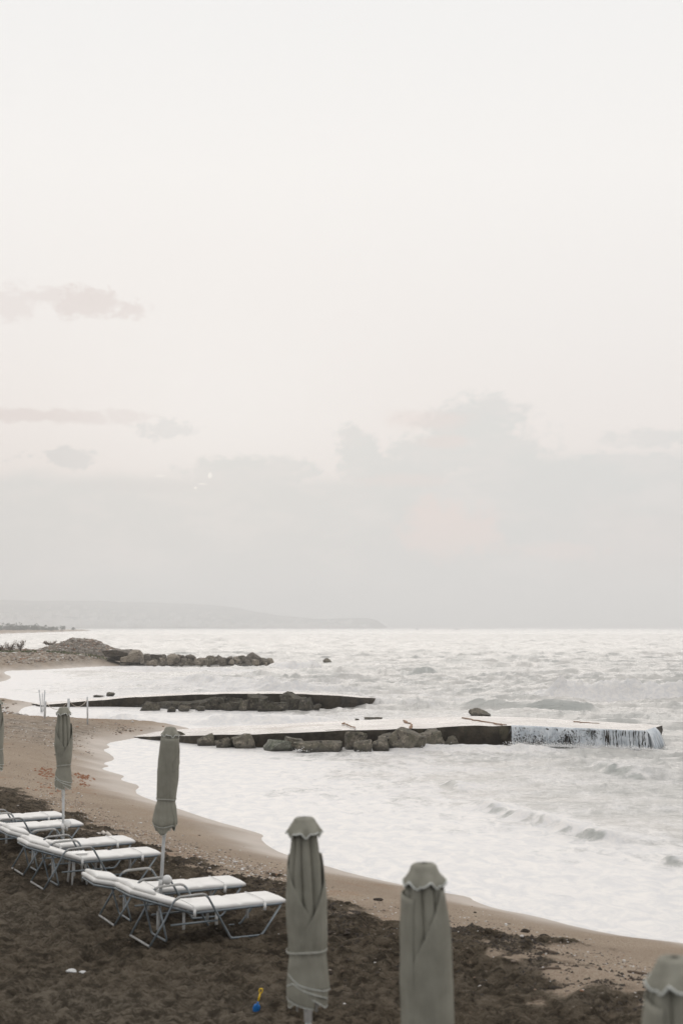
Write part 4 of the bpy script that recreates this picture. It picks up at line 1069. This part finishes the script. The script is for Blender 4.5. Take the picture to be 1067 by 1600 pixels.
# ------------------------------------------------------------------ sun loungers
def soft_box(L, Wd, T, seed, mat, name, parent, rb=.024, nx=30, ny=14, crown=.006, seam=None):
    """padded cushion: closed superellipse-edged slab, origin at the middle of its bottom left end"""
    V = []; rs = random.Random(seed)
    def pt(i, j, top):
        u = i / nx; v = j / ny * 2 - 1
        x = u * L; y = v * Wd / 2
        ex = min(x, L - x); ey = Wd / 2 - abs(y); e = min(ex, ey)
        k = math.sqrt(max(0, 1 - (1 - min(e / rb, 1)) ** 2))
        z = T / 2 + (T / 2 * k + crown * (1 - v * v) * k * (1 if top else 0)) * (1 if top else -1)
        if top:
            z += .006 * mnoise.noise(Vector((x * 5, y * 5, seed)))
            if seam:
                for s in seam: z -= .018 * math.exp(-((x - s) / .018) ** 2) * k
        return (x, y, z)
    # cosine spacing near the borders
    us = [0, .004, .012, .022, .035] ; 
    for top in (True, False):
        for i in range(nx + 1):
            for j in range(ny + 1): V.append(None)
    F = []; n1 = (nx + 1) * (ny + 1)
    def sp(i, n, Ltot):
        m = 5; edge = [0, .06, .25, .55, 1.0]
        if i < m: return edge[i] * rb
        if i > n - m: return Ltot - edge[n - i] * rb
        return rb + (Ltot - 2 * rb) * (i - (m - 1)) / (n - 2 * (m - 1))
    for ti, top in enumerate((True, False)):
        for i in range(nx + 1):
            for j in range(ny + 1):
                x = sp(i, nx, L); y = sp(j, ny, Wd) - Wd / 2
                e = min(x, L - x); ey = Wd / 2 - abs(y)
                kx = math.sqrt(max(0, 1 - (1 - min(e / rb, 1)) ** 2)); ky = math.sqrt(max(0, 1 - (1 - min(ey / rb, 1)) ** 2)); k = min(kx, ky)
                v = y / (Wd / 2)
                if top:
                    z = T / 2 + T / 2 * k + crown * (1 - v * v) * k + .007 * mnoise.noise(Vector((x * 5, y * 5, seed))) * k
                    if seam:
                        for s in seam: z -= .016 * math.exp(-((x - s) / .02) ** 2) * k
                else: z = T / 2 - T / 2 * k
                V[ti * n1 + i * (ny + 1) + j] = (x, y, z)
    for i in range(nx):
        for j in range(ny):
            a = i * (ny + 1) + j; F.append((a, a + ny + 1, a + ny + 2, a + 1)); b = a + n1; F.append((b, b + 1, b + ny + 2, b + ny + 1))
    me = bpy.data.meshes.new(name); me.from_pydata(V, [], F); me.update()
    bm = bmesh.new(); bm.from_mesh(me); bmesh.ops.remove_doubles(bm, verts=bm.verts, dist=.0006); bm.to_mesh(me); bm.free()
    return link_mesh(name, me, mat, parent)
GL = 'white cushioned sun loungers set in pairs on the sand'
def make_lounger(back_angle=19):
    t = empty('sun_lounger')
    hz = .335; w = .31; ca, sa = math.cos(math.radians(back_angle)), math.sin(math.radians(back_angle)); BL = .80
    def bp(d, y, off=0): return (-d * ca - off * sa, y, hz + d * sa - off * ca)       # a point on the back frame, off = below it
    m_ = MB()      # seat frame: loop of tube
    m_.tube(rounded([(0.0, -w, hz), (1.16, -w, hz + .02), (1.20, 0, hz + .02), (1.16, w, hz + .02), (0.0, w, hz)], .05), .0145, 10)
    for x in (.2, .45, .7, .95): m_.tube([(x, -w, hz), (x, 0, hz - .012), (x, w, hz)], .007, 6)
    m_.build('seat_frame', M['tube'], t)
    m_ = MB(); m_.tube(rounded([bp(0, -w), bp(BL, -w), bp(BL, w), bp(0, w)], .05), .0145, 10)
    for x in (.2, .42, .64): m_.tube([bp(x, -w), bp(x, w)], .007, 6)
    m_.build('back_frame', M['tube'], t)
    for s in (-1, 1):
        y = s * (w + .035)
        m_ = MB()
        m_.tube(rounded([(-.54, y, .012), (-.36, y + s * .01, .30), (-.26, y + s * .02, .50), (-.22, y + s * .02, .535)], .06), .0135, 10)
        m_.tube(rounded([(.12, y + s * .02, .555), (.17, y + s * .02, .52), (.47, y, .015), (.50, y, .012), (.86, y, .012), (.90, y - s * .01, .04), (1.13, y - s * .03, hz)], .06), .0135, 10)
        m_.build('leg', M['tube'], t)
        a_ = MB(); a_.tube(rounded([(-.235, y + s * .02, .52), (-.19, y + s * .02, .548), (.10, y + s * .02, .56), (.145, y + s * .02, .54)], .04), .016, 10); a_.build('armrest', M['armtube'], t)
    m_ = MB(); m_.tube([(-.54, -w - .035, .012), (-.54, w + .035, .012)], .0135, 10); m_.build('rear_crossbar', M['armtube'], t)
    m_ = MB(); m_.tube(rounded([bp(.42, -w + .03, .02), (-.30, -w + .04, .03), (-.30, w - .04, .03), bp(.42, w - .03, .02)], .05), .012, 8)
    m_.tube([(-.28, -w - .03, .23), (.30, -w - .03, .235)], .012, 8); m_.tube([(-.28, w + .03, .23), (.30, w + .03, .235)], .012, 8)
    m_.build('back_prop', M['tube'], t)
    c = soft_box(1.21, .60, .056, 3, M['cushion'], 'seat_cushion', t, seam=(.60,)); c.location = (.005, 0, hz + .012)
    b = soft_box(.85, .60, .056, 8, M['cushion'], 'back_cushion', t); b.location = (-.82 * ca, 0, hz + .012 + .82 * sa + .008); b.rotation_euler = (0, math.radians(back_angle), 0)
    p = soft_box(.30, .54, .05, 9, M['cushion'], 'pillow', t, rb=.03, nx=16, crown=.02); d = .80
    p.location = (-d * ca + .075 * sa, 0, hz + d * sa + .070 * ca); p.rotation_euler = (0, math.radians(back_angle), 0)
    for (x, n_) in ((.92, 0), (.02, 1)):
        m_ = MB(); y = .318; z0, z1 = hz - .03, hz + .078
        m_.tube([(x, -y, z0), (x, -y, z1 - .03), (x, -y + .03, z1), (x, 0, z1 + .008), (x, y - .03, z1), (x, y, z1 - .03), (x, y, z0), (x, y - .03, z0 - .006), (x, -y + .03, z0 - .006)], .005, 6, closed=True)
        m_.box((x, -y - .004, (z0 + z1) / 2 - .02), (.035, .004, .09)); m_.box((x, y + .004, (z0 + z1) / 2 - .02), (.035, .004, .09))
        m_.build('strap', M['webbing'], t)
    for (x, y, l) in ((-.05, -.15, .20), (.35, .1, .17), (-.3, .05, .22), (.32, -.26, .16), (.88, .12, .2)):
        m_ = MB(); m_.box((x, y, hz - l / 2 - .01), (.035, .006, l)); m_.build('hanging_strap', M['webbing'], t)
    return t
def copy_tree(o, parent=None):
    c = o.copy(); COL.objects.link(c)
    if parent: c.parent = parent
    for ch in list(o.children): copy_tree(ch, c)
    return c
proto = make_lounger()
proto_low = make_lounger(13)
# foot corner of each bed at photo pixels (nearest corner of the foot end), heading of the bed
SZ = .8
def lounger(px, py, ang, label, first=False):
    o = proto if first else (proto_low if ang == LA - 2 else copy_tree(proto))
    cx, cyy = at(px, py, SZ + .37); a = math.radians(ang)
    # local near foot corner (1.2,-.3)
    lx, ly = 1.2, -.3
    X = cx - (lx * math.cos(a) - ly * math.sin(a)); Y = cyy - (lx * math.sin(a) + ly * math.cos(a))
    o.location = (X, Y, SZ + .012); o.rotation_euler = (0, 0, a)
    return tag(o, label, 'sun lounger', GL)
LA = 27
LOUNGERS = [(446, 1410, LA, 'nearest white sun lounger, its foot end beside the greenish umbrella'),
            (383, 1384, LA - 2, 'white sun lounger behind the nearest one, left of the pole with the round clamp'),
            (251, 1336, LA, 'white sun lounger of the middle pair, nearer the camera'),
            (211, 1317, LA, 'white sun lounger of the middle pair, farther bed with the box table beside it'),
            (130, 1290, LA, 'white sun lounger of the far left pair, nearer one behind the thin pole'),
            (101, 1277, LA, 'farthest white sun lounger, at the left edge of the picture')]
for i, (px, py, an, lab) in enumerate(LOUNGERS): lounger(px, py, an, lab, i == 0)
# little box table by the middle pair
def box_table():
    x, y = at(122, 1334, SZ + .43)
    r = empty('side_table', (x + .0, y, ground(x, y) - .01), math.radians(27), label='small white plastic box table beside the pole in the middle pair', cat='side table')
    m_ = MB(); m_.box((0, 0, .40), (.22, .22, .075)); m_.box((0, 0, .4425), (.245, .245, .012)); m_.build('table_top', M['plastic'], r, False)
    for s in (-1, 1):
        for q in (-1, 1):
            m_ = MB(); m_.tube([(s * .08, q * .08, .41), (s * .11, q * .11, 0)], [.018, .014], 8); m_.build('leg', M['plastic'], r)
box_table()

# ------------------------------------------------------------------ closed umbrellas
def umbrella(px, pytop, ztop, label, seed, variant, lean=(0, 0), h=2.42, canl=1.25, scale=1.0, rot=0.0, depth=None, wide=1.0, hasclamp=False):
    # depth from the height of the top
    if depth is None:
        x, y = at(px, pytop, ztop)
    else: x, y = (px - 533.5) / FPX * depth, depth
    gz = ground(x, y)
    x0, y0 = x - lean[0], y - lean[1]
    H = ztop - gz
    root = empty('closed_umbrella', (x0, y0, gz), 0, label=label, cat='umbrella', group='closed beach umbrellas')
    ax = Vector((lean[0], lean[1], H)); axn = ax.normalized(); bx = Vector((1, 0, 0)); bx = (bx - axn * bx.dot(axn)).normalized(); by = axn.cross(bx)
    def P(r, th, z): return axn * (z / axn.z) + bx * (r * math.cos(th)) + by * (r * math.sin(th))
    FR = -math.pi / 2     # towards the camera
    rs = random.Random(seed)
    p = MB(); p.tube([tuple(axn * t) for t in (-.25, H * .5, H - .06)], .021, 14); p.build('pole', M['pole'], root)
    p = MB(); p.tube([tuple(axn * (H - canl - .10)), tuple(axn * (H - canl + .12))], .027, 14); p.build('runner', M['plastic'], root)
    if hasclamp:
        p = MB(); p.tube([tuple(axn * .54), tuple(axn * .63)], .034, 16); p.build('clamp', M['plastic'], root)
        p = MB(); c = axn * .61 + Vector((.075, -.02, .02))
        p.tube([tuple(c + Vector((0, .02, 0))), tuple(c + Vector((0, -.0, 0))), tuple(c + Vector((0, -.03, 0)))], [.055, .062, .05], 18); p.build('knob', M['plastic'], root)
    zt = H; zb = H - canl
    # --- cap (top vent)
    n = 96; m = 12; nr = 6; vs = []; fs = []
    capr = .122 * scale * wide; caph = .098
    ph = rot
    for i in range(m + 1):
        t = i / m
        for k in range(n):
            th = 2 * math.pi * k / n; lob = abs(math.cos((th - ph) * nr / 2)) ** 1.5      # 1 at ribs
            r = (.050 + (capr - .050) * t) * (1 - .15 * (1 - lob) * t)
            if t < .09: r *= .25 + 8.3 * t
            z = zt - caph * t * (.3 + .7 * min(1, t * 3))
            if t > .45: z -= ((t - .45) / .55) ** 1.5 * .036 * (abs(math.sin((th - ph) * nr / 2 * 2 + seed)) ** .8 * .5 + .8 * (1 - lob) - .5)
            r += .006 * mnoise.noise(Vector((math.cos(th) * 2, math.sin(th) * 2, seed + t * 3)))
            vs.append(P(r, th, z))
    for i in range(m):
        for k in range(n): fs.append((i * n + k, i * n + (k + 1) % n, (i + 1) * n + (k + 1) % n, (i + 1) * n + k))
    fs.append(tuple(range(n)))
    c = MB(); c.add(vs, fs); o = c.build('top_cap', M['cloth'], root)
    sol = o.modifiers.new('thick', 'SOLIDIFY'); sol.thickness = .004
    e = MB(); e.tube([vs[m * n + k] for k in range(n)], .0058, 6, closed=True); e.build('cap_trim', M['trim'], o)
    # --- pleated core
    def coreR(z):
        t = (zt - z) / canl
        return float(np.interp(t, [0, .06, .10, .25, .45, .70, .73, .78, .92, 1.0], CORE[variant])) * scale * wide
    CORE = {'wrap': [.07, .078, .082, .105, .118, .108, .104, .110, .124, .118],
            'pinch': [.075, .100, .106, .118, .128, .118, .108, .125, .150, .138],
            'tied': [.06, .082, .090, .112, .125, .090, .086, .100, .118, .112],
            'full': [.07, .085, .098, .118, .124, .126, .118, .124, .130, .128]}
    nf = {'wrap': 9, 'pinch': 7, 'tied': 8, 'full': 7}[variant]; amp = {'wrap': .34, 'pinch': .07, 'tied': .30, 'full': .22}[variant]
    n = 160; m = 70; vs = []; fs = []; hem = []
    for i in range(m + 1):
        t = i / m
        for k in range(n):
            th = 2 * math.pi * k / n
            ztop_ = zt - .075
            z = ztop_ - (canl - .075) * t
            if t > .8:   # ragged hem: panel points hang lower
                z -= (t - .8) / .2 * ((.045 * math.cos((th - ph) * 3.0) + .02 * math.sin(th * 2 + seed)) if variant in ('pinch', 'full') else -.05)
            R = coreR(z)
            tw = th * nf + 1.5 * math.sin(z * 1.3 + seed) + .8 * math.sin(th * 2 + seed) + (z - zb) * 1.2
            f_ = 1 - abs(math.sin(tw / 2)) ** .55
            a_ = amp * (1.0 - .55 * t)
            r = R * (1 - a_ * f_ * 1.6) + .008 * mnoise.noise(Vector((math.cos(th) * 1.7, math.sin(th) * 1.7, z * 3 + seed * 2)))
            r += .0045 * mnoise.noise(Vector((th * 5, z * 1.6, seed + 9))) + .003 * mnoise.noise(Vector((th * 9 + z * 4, z * 7, seed)))
            # the tie pulls puckers into the cloth
            zz = zt - canl * .705
            r -= .010 * math.exp(-((z - zz) / .05) ** 2) * (1 + math.cos(th * 11 + seed)) * (1 if variant in ('pinch', 'tied') else .4)
            if variant == 'pinch': r += .012 * math.exp(-(((th - FR) - 1.1 + (z - zb) * 1.5) % 6.283 / .25) ** 2)
            vs.append(P(r, th, z))
    for i in range(m):
        for k in range(n): fs.append((i * n + k, i * n + (k + 1) % n, (i + 1) * n + (k + 1) % n, (i + 1) * n + k))
    c = MB(); c.add(vs, fs); can = c.build('canopy', M['cloth'], root)
    sol = can.modifiers.new('thick', 'SOLIDIFY'); sol.thickness = .004
    e = MB(); e.tube([vs[m * n + k] for k in range(n)], .004, 6, closed=True); e.build('hem_trim', M['trim'], can)
    # --- outer wrap flaps: sheets wound round the core with slanting free edges
    def flap(th0, th1, top_f, bot_f, off, nm='wrapped_flap', trim_bot=True, trim_top=False):
        n_, m_ = 60, 34; vs = []; fs = []
        for j in range(m_ + 1):
            v = j / m_
            for i in range(n_ + 1):
                u = i / n_; th = th0 + (th1 - th0) * u; za, zb_ = top_f(u), bot_f(u); z = za + (zb_ - za) * v
                edge = min(1, min(u, 1 - u) * 12)
                r = coreR(z) * (1.0 + .01 * math.sin(th * 3 + z * 6 + seed)) + off * (.35 + .65 * edge) + .006 * mnoise.noise(Vector((th * 1.5, z * 4, seed + off * 50))) + .006 * mnoise.noise(Vector((th * 4.5 + z * 2.5, z * 1.8, seed + off * 90))) + .0035 * mnoise.noise(Vector((th * 9 - z * 6, z * 5, seed))) - .008 * math.exp(-((z - (zt - canl * .705)) / .045) ** 2) * (.6 + .6 * math.sin(th * 9 + seed))
                vs.append(P(r, th, z))
        for j in range(m_):
            for i in range(n_): a = j * (n_ + 1) + i; fs.append((a, a + 1, a + n_ + 2, a + n_ + 1))
        c = MB(); c.add(vs, fs); o = c.build(nm, M['cloth'], root)
        s = o.modifiers.new('thick', 'SOLIDIFY'); s.thickness = .005; s.offset = 0
        if trim_bot:
            e = MB(); e.tube([vs[m_ * (n_ + 1) + i] for i in range(n_ + 1)], .0042, 6); e.build('hem_trim', M['trim'], o)
        if trim_top:
            e = MB(); e.tube([vs[i] for i in range(n_ + 1)], .0035, 6); e.build('edge_seam', M['strapcloth'], o)
        return o
    L = canl
    if variant in ('wrap', 'tied'):
        # left flap: upper edge falls from the left shoulder to the V's point; right flap laps over it
        vt = .54 if variant == 'wrap' else .50
        flap(FR - 2.6, FR + .35, lambda u: zt - L * (.20 + (vt - .20) * max(0, (u - .25) / .75) ** 1.3 if u > .25 else .20), lambda u: zb + .10 - .10 * u, .010, trim_bot=True)
        PLY = lambda u, *q: zb + float(np.interp(u, [k / (len(q) - 1) for k in range(len(q))], q))
        flap(FR + 3.0, FR - 1.45, lambda u: zt - L * (.20 if u < .25 else .20 + (.84 - .20) * ((u - .25) / .75) ** .9), lambda u: PLY(u, .10, .10, .115, .16, .25), .019, trim_bot=True)
        flap(FR + 1.55, FR - 1.5, lambda u: zb + .30, lambda u: PLY(u, .035, .075, .115, .165, .125), .013, trim_bot=True)
        flap(FR - 1.7, FR + 1.7, lambda u: zb + .25, lambda u: PLY(u, .01, .0, .05, .085, .04, -.005, .01), .006, trim_bot=True)
        flap(FR + 1.3, FR + 5.0, lambda u: zb + .25, lambda u: PLY(u, .03, .08, .02, .07, .03), .006, trim_bot=True)
    elif variant == 'pinch':
        flap(FR + 2.4, FR - 2.2, lambda u: zt - .12 - .02 * math.sin(u * 3), lambda u: zb + .035 + .05 * abs(u - .5) * 2 - .03 * math.sin(u * 6.28 * 2) * .3, .008, trim_bot=True)
        flap(FR + 2.0, FR + .55, lambda u: zt - L * (.16 + .18 * u), lambda u: zt - L * (.22 + .22 * u) - .12 * (1 - u), .017, trim_bot=False)
    else:
        flap(FR + 2.6, FR - .95, lambda u: zt - .12 - .03 * u if u < .5 else zt - .135 - (u - .5) * .9, lambda u: zb - .02, .010, trim_bot=True)
        flap(FR - 2.9, FR - .62, lambda u: zt - .12 - .05 * u, lambda u: zb, .020, trim_bot=True)
    # --- tie round the cloth
    zs = zt - L * (.705 if variant != 'full' else .72); e = MB(); ring = []
    tl = {'wrap': .004, 'pinch': 0, 'tied': .012, 'full': .030}[variant]
    for k in range(72):
        th = 2 * math.pi * k / 72; z = zs + tl * math.cos(th) + .004 * math.sin(th * 3); ring.append(P(coreR(z) + (.0265 if variant in ('wrap', 'tied') else .0145), th, z))
    vs = []; fs = []
    for k, q in enumerate(ring):
        th = 2 * math.pi * k / 72; o_ = bx * math.cos(th) + by * math.sin(th)
        vs += [q - axn * .007 - o_ * .004, q - axn * .006, q + axn * .006, q + axn * .007 - o_ * .004]
    for k in range(72):
        a = k * 4; b = ((k + 1) % 72) * 4
        for j in range(4): fs.append((a + j, a + (j + 1) % 4, b + (j + 1) % 4, b + j))
    e.add(vs, fs); e.build('tie', M['strapcloth'], root)
    # rib tips peeping out under the hem
    for k in range(6):
        th = ph + k * math.pi / 3 + .2; r = coreR(zb) * .62
        e = MB(); e.tube([P(r * .9, th, zb + .10), P(r, th, zb - rs.uniform(.0, .03))], .007, 6); e.build('rib', M['pole'], root)
    return root
umbrella(475, 1277, 3.24, 'greenish grey closed umbrella with a V shaped fold and zigzag white hems, centre', 5, 'wrap', lean=(-.055, 0), rot=.15, canl=1.22, scale=1.02)
umbrella(662, 1349, 3.24, 'closed umbrella right of centre, smooth wide fold, its foot below the picture', 9, 'full', lean=(-.06, 0), rot=-.35, canl=1.25, wide=.98)
umbrella(1052, 1496, 3.24, 'blurred closed umbrella cut off by the bottom right corner', 13, 'full', lean=(-.02, 0), rot=.2, canl=1.25, wide=.95)
umbrella(267, 1136, 3.24, 'closed umbrella pinched by its tie with a round clamp on the pole', 17, 'pinch', lean=(.13, 0), rot=.4, canl=1.27, hasclamp=True, wide=.98)
umbrella(100, 1105, 3.24, 'closed umbrella tied at the waist, first fully visible from the left', 21, 'tied', lean=(-.03, 0), rot=-.2, canl=1.28, wide=1.02, hasclamp=True)
umbrella(-6, 1091, 3.24, 'closed umbrella half cut off by the left edge of the picture', 25, 'wrap', lean=(-.02, 0), rot=.3, canl=1.27, wide=1.1)

# ------------------------------------------------------------------ small things on the sand
def spade():
    x, y = at(399, 1578, SZ); z = ground(x, y)
    r = empty('toy_spade', (x, y, z - .01), 0, label='blue toy spade with yellow handle standing in the dark sand', cat='toy spade')
    r.rotation_euler = (math.radians(8), math.radians(14), 0)
    m_ = MB(); n = 8; vs = []; fs = []
    for i in range(7):
        t = i / 6; w = float(np.interp(t, [0, .15, .5, .85, 1], [.010, .030, .036, .032, .014]))
        for k in range(9):
            u = k / 8 * 2 - 1; vs.append((w * u, .012 * u * u - .012, t * .095))
    for i in range(6):
        for k in range(8): a = i * 9 + k; fs.append((a, a + 1, a + 10, a + 9))
    m_.add(vs, fs); o = m_.build('blade', M['blue'], r); s = o.modifiers.new('t', 'SOLIDIFY'); s.thickness = .005
    m_ = MB(); m_.tube([(0, -.004, .08), (0, -.002, .12)], .009, 10); m_.build('collar', M['blue'], r)
    m_ = MB(); m_.tube([(0, 0, .11), (0, 0, .205)], [.0095, .008], 10)
    m_.tube(rounded([(0, 0, .20), (.016, 0, .22), (.014, 0, .25), (-.014, 0, .25), (-.016, 0, .22), (0, 0, .20)], .01), .006, 8); m_.build('handle', M['yellow'], r)
spade()
for i, (px, py, w, lab) in enumerate(((112, 1524, .115, 'larger of two pale stones side by side in the sand'), (130, 1525, .085, 'smaller of two pale stones side by side in the sand'))):
    x, y = at(px, py, SZ); o = rock_obj('pale_stone', M['stone'], 300 + i, (w, w * .7, .05), (x, y, ground(x, y) - .008), 0, (0, 0), 6, 3, .05); tag(o, lab, 'stone')
def stick(px0, py0, px1, py1, r, mat, label, name='driftwood_stick'):
    a = at(px0, py0, SZ); b = at(px1, py1, SZ); m_ = MB(); pts = []; rr = []; rs = random.Random(int(px0))
    for k in range(9):
        t = k / 8; x = a[0] * (1 - t) + b[0] * t; y = a[1] * (1 - t) + b[1] * t + rs.uniform(-.02, .02); pts.append((x, y, ground(x, y) + r * .5)); rr.append(r * rs.uniform(.7, 1.1) * (.6 if k in (0, 8) else 1))
    m_.tube(pts, rr, 8); o = m_.build(name, M[mat]); tag(o, label, 'driftwood')
stick(826, 1522, 876, 1523, .018, 'wood', 'long thin dark stick lying on the sand right of the third umbrella')
stick(980, 1515, 1016, 1519, .02, 'wood', 'short dark stick on the sand above the corner umbrella')
stick(838, 1482, 872, 1487, .02, 'wood', 'dark stick at the upper edge of the seaweed, right side')
stick(152, 1297, 178, 1303, .035, 'palewood', 'pale bleached piece of driftwood at the edge of the dark sand', 'driftwood_plank')
for i, (px, py, w, h, mt, lab) in enumerate(((820, 1456, .13, .06, 'rock', 'small dark stone on the smooth sand, left of a second one'), (850, 1466, .12, .05, 'rock', 'small dark stone on the smooth sand, right of another'),
        (591, 1405, .15, .05, 'rock', 'dark oval stone on the wet sand between the two near umbrellas'), (741, 1403, .06, .03, 'rock', 'tiny dark stone at the very edge of the foam'),
        (866, 1578, .14, .07, 'rock', 'dark lump on the churned sand at the lower right'))):
    x, y = at(px, py, .6); z = ground(x, y); o = rock_obj('beach_stone', M['weed'], 320 + i, (w, w * .6, h), (x, y, z - .01), 0, (0, 0), 6, 2, .1); tag(o, lab, 'stone')

# ------------------------------------------------------------------ haze
def haze():
    m_ = MB(); x0, x1, y0, y1, z0, z1 = -34000, 34000, -60, 30100, -4.0, 165.0
    m_.box(((x0 + x1) / 2, (y0 + y1) / 2, (z0 + z1) / 2), (x1 - x0, y1 - y0, z1 - z0)); o = m_.build('haze', M['haze'], None, False); tag(o, kind='stuff')
haze()
